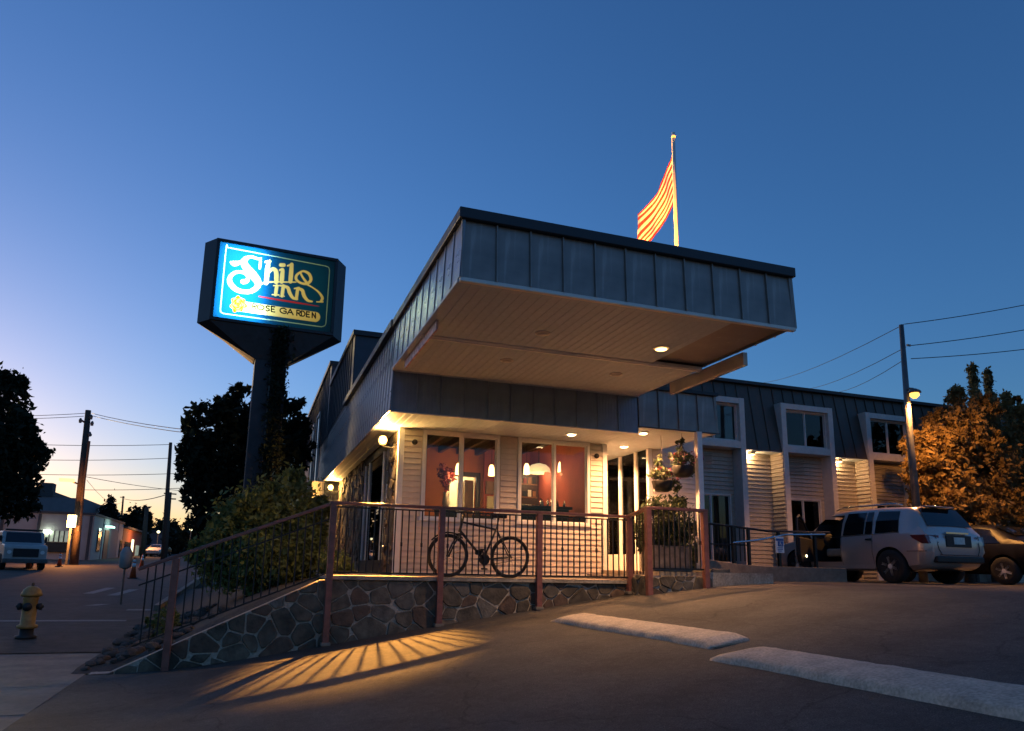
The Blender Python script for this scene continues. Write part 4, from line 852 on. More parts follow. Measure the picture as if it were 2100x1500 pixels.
# ------------------------------------------------------------------ vehicles
def car_shell(ST, n=46):
    A = np.array(ST, float); s = np.linspace(A[0, 0], A[-1, 0], n); return s, [np.interp(s, A[:, 0], A[:, k]) for k in range(1, 9)], A
def at(A, s): return [float(np.interp(s, A[:, 0], A[:, k])) for k in range(1, 9)]
def ringpts(v):
    zb, zm, zl, zt, wb, wm, wl, wt = v
    h = [(0, zb), (wb*.86, zb), (wb, zb+.09), (wm, zm), (wl, zl-.03), (wl-.02, zl), (wl+(wt-wl)*.5+.012, zl+(zt-zl)*.5), (wt, zt-.07 if zt-zl > .15 else zl+(zt-zl)*.6), (wt-.07, zt-.015), (wt*.5, zt+.008), (0, zt+.015)]
    return h+[(-x, z) for x, z in h[-2:0:-1]]
def make_car(name, label, cat, ST, paint, axles, wr, off, side_glass, rear_glass, front_glass, door=False, group=None, glassm='car_glass', wheels=True):
    t = thing(name, label, cat, (0, 0, 0), group); s, vals, A = car_shell(ST); g = G(); nr = 20
    for i in range(len(s)):
        for x, z in ringpts([v[i] for v in vals]): g.v.append((x, s[i]-off, z))
    for i in range(len(s)-1):
        for k in range(nr): g.f.append((i*nr+k, i*nr+(k+1) % nr, (i+1)*nr+(k+1) % nr, (i+1)*nr+k))
    g.f += [tuple(range(nr))[::-1], tuple(range((len(s)-1)*nr, len(s)*nr))]
    me = g.mesh('body', paint); me.materials.append(MATS['car_trim'])
    body = put('body', me, t); cut = G()
    for a in axles:
        for sx in (-1, 1): cut.lathe([(wr+.055, sx*.62), (wr+.055, sx*1.2)], (0, a-off, wr+.01), 'x', 28)
    if door: cut.box(-1.2, -.12, 2.32-off, 3.22-off, .47, 1.60)
    cm = cut.mesh('cut', 'car_trim'); co = put('cut', cm); co.data.materials.clear(); co.data.materials.append(MATS['car_trim'])
    md = body.modifiers.new('b', 'BOOLEAN'); md.object = co; md.operation = 'DIFFERENCE'; md.solver = 'EXACT'; md.material_mode = 'TRANSFER'
    bpy.context.view_layer.update(); dg = bpy.context.evaluated_depsgraph_get(); nm = bpy.data.meshes.new_from_object(body.evaluated_get(dg)); body.modifiers.clear(); body.data = nm; bpy.data.objects.remove(co)
    nm.polygons.foreach_set('use_smooth', [True]*len(nm.polygons)); nm.set_sharp_from_angle(angle=math.radians(34)); nm.name = 'body'
    def sp(sx, ss, tt, o=.012):
        v = at(A, ss); zl, zt, wl, wt = v[2], v[3], v[6], v[7]; xm_, zm_ = wl+(wt-wl)*.5+.012, zl+(zt-zl)*.5
        q = (wl-.02+(xm_-wl+.02)*tt*2, zl+(zm_-zl)*tt*2) if tt < .5 else (xm_+(wt-xm_)*(tt*2-1), zm_+(zt-.07-zm_)*(tt*2-1))
        return (sx*(q[0]+o), ss-off, q[1])
    for (b0, b1, t0, t1, sides) in side_glass:
        for sx in sides:
            q = G(); nu, nv = 8, 4
            P = [[sp(sx, (b0+(b1-b0)*i/nu)*(1-j/nv)+(t0+(t1-t0)*i/nu)*j/nv, .05+.88*j/nv) for i in range(nu+1)] for j in range(nv+1)]
            for j in range(nv):
                for i in range(nu): q.add([P[j][i], P[j][i+1], P[j+1][i+1], P[j+1][i]], [(0, 1, 2, 3)])
            put('side_window', q.mesh('side_window', glassm, True), t)
    for nmw, rg in (('rear_window', rear_glass), ('windscreen', front_glass)):
        if not rg: continue
        q = G(); nu, nv = 8, 5
        def rp(i, j):
            ss = rg[0]+(rg[1]-rg[0])*j/nv; v = at(A, ss); w = v[7]*rg[2]; x = -w+2*w*i/nu; return (x, ss-off+rg[3], v[3]+.012+.012*(1-(x/w)**2))
        for j in range(nv):
            for i in range(nu): q.add([rp(i, j), rp(i+1, j), rp(i+1, j+1), rp(i, j+1)], [(0, 1, 2, 3)])
        put(nmw, q.mesh(nmw, glassm, True), t)
    if wheels:
        for a in axles:
            for sx in (-1, 1):
                xw = sx*(at(A, a)[5]-.10); w = G().lathe([(wr*.62, -.10), (wr*.93, -.11), (wr, -.075), (wr, .075), (wr*.93, .11), (wr*.62, .10)], (xw, a-off, wr), 'x', 30).build('wheel', 'dark_rubber', t, True)
                rim = G(); f = sx*.085; rim.lathe([(wr*.64, f-.02*sx), (wr*.66, f+.012*sx), (wr*.58, f+.012*sx), (wr*.56, f-.03*sx)], (xw, a-off, wr), 'x', 28); rim.lathe([(wr*.17, f-.02*sx), (wr*.15, f+.018*sx)], (xw, a-off, wr), 'x', 14)
                for k in range(6):
                    an = k*math.pi/3+.3; c = Vector((xw+f, a-off, wr)); d = Vector((0, math.cos(an), math.sin(an))); rim.bar(c+d*wr*.12, c+d*wr*.58, wr*.17, .03, up=(1, 0, 0))
                put('rim', rim.mesh('rim', 'alloy'), w); put('hub_shade_disc', G().lathe([(wr*.6, f-.05*sx), (wr*.6, f-.045*sx)], (xw, a-off, wr), 'x', 20).mesh('hub_shade_disc', 'car_trim'), w)  # dark disc stands in for the shade behind the spokes
    return t, A, sp
SUV = [(.00, .52, .70, .93, .97, .70, .80, .76, .70), (.05, .42, .70, 1.00, 1.05, .80, .89, .86, .80), (.16, .36, .70, 1.08, 1.24, .86, .935, .90, .76), (.30, .32, .70, 1.10, 1.46, .88, .95, .915, .70), (.46, .30, .70, 1.11, 1.665, .89, .955, .92, .665), (.62, .28, .70, 1.11, 1.70, .89, .955, .92, .665),
 (1.3, .27, .70, 1.09, 1.735, .89, .955, .92, .68), (2.2, .26, .68, 1.06, 1.735, .89, .955, .92, .69), (2.7, .26, .68, 1.045, 1.69, .89, .955, .92, .68), (3.1, .26, .68, 1.035, 1.51, .89, .955, .915, .68), (3.5, .26, .68, 1.02, 1.23, .89, .955, .91, .72), (3.75, .27, .68, 1.0, 1.06, .89, .955, .90, .78), (4.3, .28, .66, .93, .98, .87, .93, .87, .74), (4.62, .34, .64, .84, .88, .80, .86, .80, .66), (4.78, .45, .60, .72, .75, .62, .66, .62, .5)]
suv, A, sp = make_car('suv', 'silver SUV parked facing the motel with its driver door open', 'car', SUV, 'suv_paint', (.95, 3.74), .37, .95,
    [(.72, 1.34, .78, 1.33, (-1, 1)), (1.42, 1.62, 1.46, 1.62, (-1, 1)), (1.66, 2.26, 1.66, 2.2, (-1, 1)), (2.34, 3.45, 2.34, 3.0, (1,))], (.16, .45, .9, -.012), (3.05, 3.62, .86, .02), door=True)
for sx in (-1, 1):
    tl = G(); 
    P = lambda ss, z: (sx*(at(A, ss)[5]*.995+.004-.04*max(0, z-.95)), ss-.95, z)
    tl.add([P(.03, .86), P(.14, .86), P(.34, .98), P(.40, 1.05), P(.08, 1.05), (sx*.55, -.93, 1.04), (sx*.60, -.955, .88)], [(0, 1, 2, 3, 4), (0, 4, 5, 6)]); tl.build('tail_light', 'tail_red', suv)
    G().tube([(sx*.60, -.15, 1.745), (sx*.61, 0, 1.79), (sx*.61, 1.5, 1.795), (sx*.6, 1.72, 1.735)], .02, 8).build('roof_rail', 'chrome', suv, True)
G().box(-.16, .16, -.985, -.965, .86, 1.01).build('licence_plate', 'plate_white', suv)
G().box(-.38, .38, -.972, -.945, .80, 1.05).build('plate_recess', 'car_trim', suv); G().box(-.34, .34, -.95, -.90, 1.085, 1.12).build('tailgate_strip', 'chrome', suv)
G().box(-.72, .72, -.99, -.80, .46, .60).build('rear_bumper', 'car_trim', suv, bevel=.03)
G().box(-.42, .42, -.62, -.42, 1.69, 1.715).build('rear_spoiler', 'suv_paint', suv, bevel=.01)
for y in (1.28,): G().bar((-.95, y-.95+.1, .985), (-.95, y-.95+.28, .985), .03, .035).build('door_handle', 'chrome', suv)
G().box(-.90, -.80, .45, 2.25, .30, .42).build('side_sill', 'suv_paint', suv, bevel=.02)
def seam(pts, nm='panel_gap'): G().tube(pts, .007, 4).build(nm, 'car_trim', suv)
for ss in (1.40, 2.30):
    v = at(A, ss)
    for sx in (-1, 1): seam([(sx*(v[4]+.001), ss-.95, v[0]+.12), (sx*(v[5]+.002), ss-.95, v[1]), (sx*(v[6]+.002), ss-.95, v[2]-.03), (sx*(v[6]-.018), ss-.95, v[2]+.002)])
for sx in (-1, 1):
    seam([(sx*(at(A, s_)[5]+.002), s_-.95, .70-.0*s_) for s_ in np.linspace(.06, .50, 8)]); seam([sp(sx, s_, .02, .006) for s_ in np.linspace(.7, 3.5, 24)], 'belt_trim')
seam([(-.66, -.93, 1.06), (-.62, -.965, .75), (-.55, -.975, .62)]); seam([(.66, -.93, 1.06), (.62, -.965, .75), (.55, -.975, .62)]); seam([(-.62, -.985, .625), (.62, -.985, .625)])
# interior seen through the open door
st_ = G(); st_.box(-.72, -.22, 1.55, 2.05, .60, .80); st_.hexa([(-.70, 1.42, .78), (-.24, 1.42, .78), (-.24, 1.60, .80), (-.70, 1.60, .80), (-.66, 1.22, 1.42), (-.28, 1.22, 1.42), (-.28, 1.32, 1.42), (-.66, 1.32, 1.42)]); st_.build('front_seat', 'car_seat', suv, bevel=.05)
G().lathe([(.17, -.015), (.19, 0), (.17, .015), (.16, 0)], (-.47, 2.15, 1.0), 'y', 20).build('steering_wheel', 'car_trim', suv, True)
# open door: hinge at s=3.28
dro = G(); H = Vector((-.93, 2.30, 0)); da = math.radians(112); dd = Vector((-math.sin(da), -math.cos(da)*-1*-1, 0)); dd = Vector((-math.cos(math.radians(28)), -math.sin(math.radians(28)), 0)); nn = Vector((-dd.y, dd.x, 0))
def dpt(u, z, o): 
    p = H+dd*u+nn*o; return (p.x, p.y, z)
poly = [(0, .48), (.92, .44), (1.0, .62), (1.0, 1.05), (0.02, 1.03)]
dro.prism(poly, lambda p: dpt(p[0], p[1], -.05), lambda p: dpt(p[0], p[1], .06)); door_o = dro.build('front_door', 'car_trim', suv, bevel=.02)
pts = [(.02, 1.03), (.25, 1.25), (.52, 1.48), (.80, 1.60), (.96, 1.52), (1.0, 1.04)]
put('window_frame', G().tube([dpt(a, b, 0) for a, b in pts], .028, 6).mesh('window_frame', 'car_trim'), door_o)
put('pane', G().add([dpt(a, b, 0) for a, b in pts], [tuple(range(6))]).mesh('pane', 'car_glass'), door_o)
put('door_skin', G().prism(poly, lambda p: dpt(p[0], p[1], -.075), lambda p: dpt(p[0], p[1], -.052)).mesh('door_skin', 'suv_paint'), door_o)
put('door_lamp', G().lathe([(.03, 0), (.02, .012)], dpt(.62, .60, .062), 'y', 10).mesh('door_lamp', 'bulb_warm'), door_o)
G().box(-1.16, -.98, 2.50, 2.62, 1.02, 1.18).build('wing_mirror', 'suv_paint', suv, bevel=.03)
AR = onY(1836, 1200, 12.62)
suv.location = (AR.x+.815, 12.62, D(14.5)); suv.rotation_euler[2] = math.radians(2)
SED = [(0, .45, .60, .80, .84, .62, .74, .70, .62), (.08, .34, .60, .90, .95, .76, .84, .80, .72), (.5, .26, .60, .95, 1.03, .82, .88, .84, .70), (.75, .25, .60, .96, 1.12, .83, .89, .84, .62), (1.3, .24, .60, .95, 1.39, .83, .89, .84, .58), (1.7, .24, .6, .94, 1.45, .83, .89, .84, .58), (2.4, .24, .6, .92, 1.44, .83, .89, .84, .58), (2.9, .24, .6, .90, 1.25, .83, .89, .84, .60), (3.4, .24, .6, .88, .96, .83, .89, .83, .66), (4.2, .26, .58, .80, .84, .80, .85, .79, .64), (4.6, .36, .55, .68, .71, .62, .70, .64, .5)]
sed, A2, sp2 = make_car('sedan', 'black sedan parked at the right edge beyond the silver SUV', 'car', SED, 'car_black', (.95, 3.62), .32, .95, [(1.0, 1.75, 1.35, 1.75, (-1, 1)), (1.82, 3.1, 1.82, 2.55, (-1, 1))], (.8, 1.3, .9, -.01), (2.5, 3.2, .88, .02))
for sx in (-1, 1): G().box(sx*.86-.09, sx*.86+.09, 1.95, 2.07, .93, 1.05).build('wing_mirror', 'car_black', sed, bevel=.02); G().bar((sx*.9, .55, .84), (sx*.9, .75, .84), .03, .03).build('door_handle', 'chrome', sed)
G().box(-.16, .16, -.985, -.96, .62, .76).build('licence_plate', 'plate_white', sed)
sed.location = (17.75, 12.4, D(17)); sed.rotation_euler[2] = math.radians(4)
# distant cars in the street
for i, (px, py, lab) in enumerate(((318, 1148, 'distant car with headlights on beyond the cones'), (331, 1140, 'far car with bright lamps low in the street gap'), (312, 1128, 'farthest parked car under the trees down the street'))):
    p = onY(px, py, 95+i*9); p.z = zs(0, p.y); c, _, _ = make_car('distant_car', lab, 'car', SED, 'car_black' if i else 'truck_white', (.95, 3.62), .32, 2.3, [(1.0, 3.1, 1.35, 2.55, (-1, 1))], None, (2.5, 3.2, .88, .02), group='cars down the street')
    for sx in (-1, 1): G().lathe([(.08, 0), (.05, .03)], (sx*.55, 2.22, .62), 'y', 10).build('headlight', 'headlight', c)
    c.location = p; c.rotation_euler[2] = math.radians(176)
# work truck at the left edge
tp = hit(48, 1170, zs); tk = thing('work_truck', 'white flatbed work truck with dark crates, cut by the left edge', 'truck', (0, 0, 0))
G().prism([(0, .5), (0, 1.25), (.15, 1.4), (1.0, 1.48), (1.35, 2.15), (2.5, 2.2), (2.5, .5)], lambda p: (-1.05, -p[0], p[1]), lambda p: (1.05, -p[0], p[1])).build('cab', 'truck_white', tk, bevel=.08)
tk.children[0].data.transform(Matrix.Scale(-1, 4, (0, 1, 0))); tk.children[0].data.flip_normals()
G().add([(-.9, 1.02, 1.53), (.9, 1.02, 1.53), (.85, 1.30, 2.10), (-.85, 1.30, 2.10)], [(0, 1, 2, 3)]).build('windscreen', 'far_window', tk)
G().box(-.62, .62, -.03, -.002, .72, 1.18).build('grille', 'car_trim', tk); G().box(-1.1, 1.1, -.16, -.01, .38, .62).build('bumper', 'pole_metal', tk, bevel=.03)
for sx in (-1, 1):
    G().lathe([(.11, -.03), (.1, -.001)], (sx*.8, -.001, .98), 'y', 12).build('headlight', 'reflector', tk); G().box(sx*1.12-.06, sx*1.12+.06, 1.15, 1.25, 1.55, 1.9).build('wing_mirror', 'car_trim', tk)
    for y in (.75, 3.9): G().lathe([(.2, -.13), (.42, -.14), (.45, -.1), (.45, .1), (.42, .14), (.2, .13)], (sx*.95, y, .45), 'x', 22).build('wheel', 'dark_rubber', tk, True)
G().box(-1.15, 1.15, 2.55, 5.4, .75, .92).build('flatbed', 'car_trim', tk); G().box(-1.1, 1.1, 2.56, 2.66, .92, 2.15).build('headboard', 'car_trim', tk)
for k in range(3):
    for j in range(2): G().box(-1.0, 1.0, 2.8+j*1.2, 3.9+j*1.2, .93+k*.36, 1.26+k*.36).build('crate', 'dark_wood', tk, bevel=.02)
G().box(-.9, .9, 1.3, 1.55, 2.2, 2.3).build('light_bar', 'car_trim', tk)
tk.location = tp; tk.rotation_euler[2] = math.radians(24)

# ------------------------------------------------------------------ bicycle
bk = thing('bicycle', 'dark mountain bike standing behind the porch railing', 'bicycle', (0, 0, 0)); WR = .335
RH, FH, BB, HT, HB, ST_ = Vector((0, 0, WR)), Vector((-1.06, 0, WR)), Vector((-.46, 0, .29)), Vector((-.84, 0, .90)), Vector((-.88, 0, .74)), Vector((-.25, 0, .80))
for nm, c in (('front_wheel', FH), ('rear_wheel', RH)):
    w = thing('x', '', ''); bpy.data.objects.remove(w)
    tr = [(WR-.02+.028*math.cos(a), .026*math.sin(a)) for a in [2*math.pi*k/8 for k in range(9)]]
    wo = G().lathe(tr, c, 'y', 40).build(nm, 'dark_rubber', bk, True)
    put('rim', G().lathe([(WR-.05, -.012), (WR-.036, -.014), (WR-.036, .014), (WR-.05, .012), (WR-.05, -.012)], c, 'y', 36).mesh('rim', 'bike_paint'), wo)
    sg = G()
    for k in range(24):
        a = 2*math.pi*k/24; b = a+(.5 if k % 2 else -.5); s_ = 1 if k % 4 < 2 else -1
        sg.tube([c+Vector((.022*math.cos(b), s_*.03, .022*math.sin(b))), c+Vector(((WR-.045)*math.cos(a), 0, (WR-.045)*math.sin(a)))], .0016, 4, False)
    put('spokes', sg.mesh('spokes', 'chrome'), wo); put('hub', G().lathe([(.02, -.05), (.014, -.03), (.014, .03), (.02, .05)], c, 'y', 12).mesh('hub', 'bike_paint'), wo)
    put('reflector', G().box(c.x+.14 if nm[0] == 'r' else c.x+.11, c.x+.22 if nm[0] == 'r' else c.x+.17, -.012, -.004, c.z-.23 if nm[0] == 'r' else c.z+.20, c.z-.205 if nm[0] == 'r' else c.z+.225).mesh('reflector', 'reflector'), wo)
fr_ = G(); fr_.tube([HB, BB], .021, 10); fr_.tube([HT-Vector((0, 0, .03)), ST_-Vector((0, 0, .03))], .017, 10); fr_.tube([BB, ST_], .017, 10); fr_.tube([HB-Vector((.006, 0, .03)), HT+Vector((.004, 0, .03))], .022, 10)
for s_ in (-1, 1): fr_.tube([BB+Vector((0, s_*.03, 0)), RH+Vector((0, s_*.06, 0))], .011, 8); fr_.tube([ST_+Vector((0, s_*.02, -.04)), RH+Vector((0, s_*.06, 0))], .009, 8)
fr_.build('frame', 'bike_paint', bk, True)
fk = G(); 
for s_ in (-1, 1): fk.tube([HB+Vector((0, s_*.06, -.05)), HB.lerp(FH, .5)+Vector((0, s_*.06, 0)), FH+Vector((0, s_*.055, 0))], .014, 8)
fk.box(HB.x-.03, HB.x+.02, -.07, .07, HB.z-.08, HB.z-.04); fk.build('fork', 'bike_paint', bk, True)
G().tube([HT, HT+Vector((.03, 0, .09)), HT+Vector((-.04, 0, .13))], .015, 8).build('stem', 'bike_paint', bk, True)
hb = G().tube([HT+Vector((-.02, -.30, .15)), HT+Vector((-.05, -.1, .14)), HT+Vector((-.05, .1, .14)), HT+Vector((-.02, .30, .15))], .012, 8).build('handlebar', 'bike_paint', bk, True)
for s_ in (-1, 1): put('grip', G().tube([HT+Vector((-.022, s_*.19, .148)), HT+Vector((-.018, s_*.31, .15))], .017, 8).mesh('grip', 'dark_rubber'), hb)
G().tube([ST_, ST_+Vector((.03, 0, .17))], .013, 8).build('seat_post', 'bike_paint', bk)
sd = ST_+Vector((.03, 0, .18)); G().add([], []).prism([(-.15, .018), (-.12, .028), (.02, .05), (.10, .075), (.13, .05), (.13, -.05), (.10, -.075), (.02, -.05), (-.12, -.028), (-.15, -.018)], lambda p: sd+Vector((p[0], p[1], -.02)), lambda p: sd+Vector((p[0], p[1]*.9, .035+.012*(p[0] > .05)))).build('saddle', 'dark_rubber', bk, bevel=.012)
G().lathe([(.09, -.006), (.09, .006)], BB-Vector((0, .05, 0)), 'y', 24).build('chainring', 'black_iron', bk)
for s_, a in ((-1, 1.9), (1, 1.9+math.pi)):
    e = BB+Vector((.165*math.cos(a), s_*.08, .165*math.sin(a))); c = G().bar(BB+Vector((0, s_*.075, 0)), e, .02, .025).build('crank', 'bike_paint', bk); put('pedal', G().box(e.x-.045, e.x+.045, e.y+s_*.01-.04, e.y+s_*.01+.04, e.z-.012, e.z+.012).mesh('pedal', 'dark_rubber'), c)
G().tube([BB+Vector((.0, -.05, .09)), RH+Vector((0, -.05, .035))], .005, 5).tube([BB+Vector((0, -.05, -.09)), RH+Vector((.02, -.05, -.06))], .005, 5).build('chain', 'black_iron', bk)
for c, a0, a1 in ((FH, -10, 95),): G().tube([c+Vector(((WR+.03)*math.cos(math.radians(a)), 0, (WR+.03)*math.sin(math.radians(a)))) for a in range(a0+60, a1+60, 15)], .014, 6).build('front_mudguard', 'dark_rubber', bk)
G().box(-.60, -.50, -.05, .05, .36, .44).build('bag', 'dark_rubber', bk, bevel=.02)
bp_ = onY(1045, 1142, 11.15); bk.location = (bp_.x, 11.15, DECK); bk.rotation_euler = (math.radians(3), 0, math.radians(1.5))

# ------------------------------------------------------------------ hydrant and street things
hp = hit(52, 1311, zs); hy = thing('fire_hydrant', 'yellow fire hydrant with black caps and base at the left', 'hydrant', hp); hx, hy_, hz = hp
G().lathe([(.17, 0), (.17, .05), (.12, .06), (.115, .17)], hp, n=20).build('base', 'hydrant_black', hy, True)
G().lathe([(.115, .17), (.165, .185), (.165, .23), (.12, .25), (.118, .66), (.128, .70), (.128, .74)], hp, n=24).build('barrel', 'hydrant_yellow', hy, True)
G().lathe([(.16, .74), (.175, .76), (.165, .79), (.135, .86), (.08, .91), (.03, .925)], hp, n=24).build('bonnet', 'hydrant_yellow', hy, True)
G().lathe([(.028, .92), (.022, .98)], hp, n=6).build('operating_nut', 'hydrant_black', hy)
for ax, s_, rr_ in (('y', -1, .075), ('x', -1, .065), ('x', 1, .065)):
    c = Vector((hx, hy_, hz+.56)); G().lathe([(rr_*.8, s_*.09), (rr_*.8, s_*.14), (rr_, s_*.145), (rr_, s_*.19), (rr_*.4, s_*.195), (rr_*.35, s_*.22)], c, ax, 14).build('outlet_cap', 'hydrant_black', hy, True)
mp_ = hit(247, 1240, zs); mt = thing('parking_meter', 'parking meter on a thin pole with a pale cover over its head', 'parking meter', mp_); sc_ = (onY(250, 1120, mp_.y).z-mp_.z)
G().tube([mp_, mp_+Vector((0, 0, sc_*.62))], .028, 8).build('pole', 'pole_metal', mt); G().lathe([(.05, 0), (.16, .06), (.17, sc_*.28), (.11, sc_*.36), (.03, sc_*.39)], mp_+Vector((0, 0, sc_*.6)), n=12).build('cover', 'meter_cover', mt, True)
def cone(px, py, h, label, tall=False):
    p = hit(px, py, zs); t = thing('traffic_cone', label, 'cone', p, 'orange street cones')
    G().box(p.x-.2, p.x+.2, p.y-.2, p.y+.2, p.z, p.z+.04).build('base', 'dark_rubber', t); G().lathe([(.15, .04), (.035, h)], p, n=14).build('body', 'cone_orange', t, True)
    r = lambda z: .15-.115*(z-.04)/(h-.04)+.004
    for a, b in ((.55, .72), (.78, .9)): G().lathe([(r(h*a), h*a), (r(h*b), h*b)], p, n=14).build('band', 'cone_band', t, True)
cone(272, 1187, 1.0, 'nearest orange cone with white bands left of the sloping rail end'); cone(290, 1166, .95, 'second orange cone, just beyond the nearest one'); cone(121, 1163, .9, 'orange cone standing alone in the street before the white building'); cone(58, 1167, .9, 'orange cone beside the front of the white truck')
struct('road_marking', G().add([Vector((a, b, zs(a, b)+.008)) for a, b in ((-2.9, 21), (-2.3, 21), (-2.3, 21.4), (-2.9, 21.4))], [(0, 1, 2, 3)]), 'road_paint')
# ------------------------------------------------------------------ vegetation
rs_ = np.random.RandomState(11)
def leaf_mesh(name, P, size, m, flat=.0, up=0.):
    n = len(P); nrm = rs_.normal(size=(n, 3)); nrm[:, 2] = np.abs(nrm[:, 2])+flat; nrm /= np.linalg.norm(nrm, axis=1)[:, None]
    a = rs_.normal(size=(n, 3)); a[:, 2] += up; a -= nrm*(a*nrm).sum(1)[:, None]; a /= np.linalg.norm(a, axis=1)[:, None]; b = np.cross(nrm, a)
    L = size*rs_.choice([.45, .7, 1., 1.35], n)[:, None]*rs_.uniform(.8, 1.2, n)[:, None]; W = L*rs_.uniform(.35, .55, n)[:, None]
    v = np.stack([P-a*L*.5, P+b*W*.5+nrm*L*.06, P+a*L*.5, P-b*W*.5+nrm*L*.06], 1).reshape(-1, 3)
    me = bpy.data.meshes.new(name); me.vertices.add(4*n); me.vertices.foreach_set('co', v.ravel().astype(np.float32))
    me.loops.add(4*n); me.loops.foreach_set('vertex_index', np.arange(4*n, dtype=np.int32)); me.polygons.add(n)
    me.polygons.foreach_set('loop_start', np.arange(0, 4*n, 4, dtype=np.int32)); me.polygons.foreach_set('loop_total', np.full(n, 4, np.int32)); me.update(); me.validate()
    me.materials.append(MATS[m]); return me
def blob(c, r, n, hollow=.35, clump=14, spread=.24):
    """points in leaf clumps spread through an ellipsoid, denser towards its skin"""
    k = max(1, n//clump); d = rs_.normal(size=(k, 3)); d /= np.linalg.norm(d, axis=1)[:, None]; rad = (hollow+(1-hollow)*rs_.uniform(0, 1, k)**.6)[:, None]
    C = d*rad; Q = np.repeat(C, clump, 0)+rs_.normal(size=(k*clump, 3))*spread*.6; return np.array(c)+Q*np.array(r)
def tree(name, label, cat, base, top, blobs, size, m, trunk_r=.18, group=None, dens=1., limbs=True, spread=.24, up=0., hollow=.35, sats=7, clump=14):
    t = thing(name, label, cat, base, group); base = Vector(base); top = Vector(top)
    tg = G().tube([base, base.lerp(top, .5)+Vector((.1, .05, 0)), top], [trunk_r, trunk_r*.7, trunk_r*.3], 9)
    if limbs:
        for (c, r, n) in blobs:
            a = base.lerp(top, rnd.uniform(.35, .8)); c = Vector(c); tg.tube([a, a.lerp(c, .5)+Vector((0, 0, .15)), c], [trunk_r*.4, trunk_r*.25, trunk_r*.08], 6)
    tg.build('trunk', 'bark', t, True)
    sat = []
    for c, r, n in blobs:
        for _ in range(sats):
            d = rs_.normal(size=3); d /= np.linalg.norm(d); k = rs_.uniform(.8, 1.05); f = rs_.uniform(.16, .34); sat.append((np.array(c)+d*np.array(r)*k, np.array(r)*f, max(30, int(n*f*f*1.5))))
    P = np.concatenate([blob(c, r, int(n*dens), hollow, clump, spread) for c, r, n in list(blobs)+sat]); put('crown', leaf_mesh('crown', P, size, m, up=up), t); return t
# green bush between the street and the building
B = [((-.42, 15.2, 1.6), (.55, .8, .65), 2200), ((.05, 15.3, 2.1), (.8, .9, .85), 3600), ((.75, 15.6, 2.35), (.75, .9, .95), 3600), ((.95, 15.0, 1.7), (.4, .7, .7), 2200), ((.3, 14.2, 1.5), (.6, .5, .5), 1600)]
tree('shrub', 'large glossy green bush growing behind the sloping railing', 'bush', (.2, 15.2, bedz(.2, 15.2)), (.3, 15.3, 2.3), B, .12, 'leaf_bush', .06, dens=2.0)
for i, (x, y, s) in enumerate(((-1.25, 13.4, .28), (1.45, 13.1, .3), (1.3, 12.2, .22))):
    tree('shrub', ['low dark shrub at the street edge of the bed', 'small shrub beside the corner of the porch', 'tuft of leaves at the porch end of the bed'][i], 'bush', (x, y, bedz(x, y)), (x, y, bedz(x, y)+s), [((x, y, bedz(x, y)+s*.9), (s, s, s*.9), 500)], .09, 'leaf_bush', .02, limbs=False)
# dark tree behind the pylon
def px_blob(px, py, rx, ry, Y, n): c = onY(px, py, Y); k = (c-Vector((0, 0, CZ))).length/FPX; return ((c.x, c.y, c.z), (rx*k, rx*k*.9, ry*k), n)
T = [px_blob(*a) for a in ((440, 880, 55, 55, 26, 2600), (490, 850, 50, 48, 26.5, 2200), (420, 950, 50, 55, 26, 2400), (470, 960, 70, 80, 26.5, 3400), (540, 870, 55, 60, 27, 2200), (590, 860, 42, 48, 24.5, 1900), (600, 920, 38, 55, 24.2, 1800), (440, 1040, 50, 70, 26, 2400), (520, 1000, 70, 80, 27, 2600), (385, 925, 22, 32, 26, 600), (590, 985, 30, 40, 24, 900), (410, 1000, 22, 40, 25.5, 600))]
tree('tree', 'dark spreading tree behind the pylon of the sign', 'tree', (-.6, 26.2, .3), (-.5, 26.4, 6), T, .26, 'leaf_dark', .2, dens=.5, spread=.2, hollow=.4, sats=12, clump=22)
iv = thing('ivy', 'dark ivy climbing the pylon below the sign', 'plant', (.3, 21.9, 1.2)); zz = rs_.uniform(1.2, 8.7, 5200); P = np.stack([xl+xm+.22+rs_.normal(size=5200)*(.13+.10*np.clip(5.5-zz, 0, 4)/2), np.full(5200, YS+.16)-np.abs(rs_.normal(size=5200))*.12, zz], 1); put('foliage', leaf_mesh('foliage', P, .14, 'leaf_dark'), iv); G().tube([(xl+xm+.2, YS+.12, .6), (xl+xm+.28, YS+.1, 5), (xl+xm+.2, YS+.12, 8.4)], .04, 6).build('stem', 'bark', iv)
# tree at the left edge
T = [px_blob(*a) for a in ((10, 830, 34, 55, 40, 2200), (30, 900, 40, 45, 40, 2000), (60, 935, 34, 24, 40, 1100), (10, 960, 50, 50, 40, 2000), (20, 1020, 48, 40, 40, 1900), (-30, 900, 60, 110, 40, 2600), (50, 1030, 24, 26, 40, 700), (8, 785, 14, 22, 40, 400))]
tree('tree', 'dark leafy tree cut by the left edge', 'tree', (-13.2, 40.5, .6), (-12.8, 40.5, 8), T, .34, 'leaf_dark', .25, dens=.6, spread=.22, hollow=.35, sats=9, clump=22)
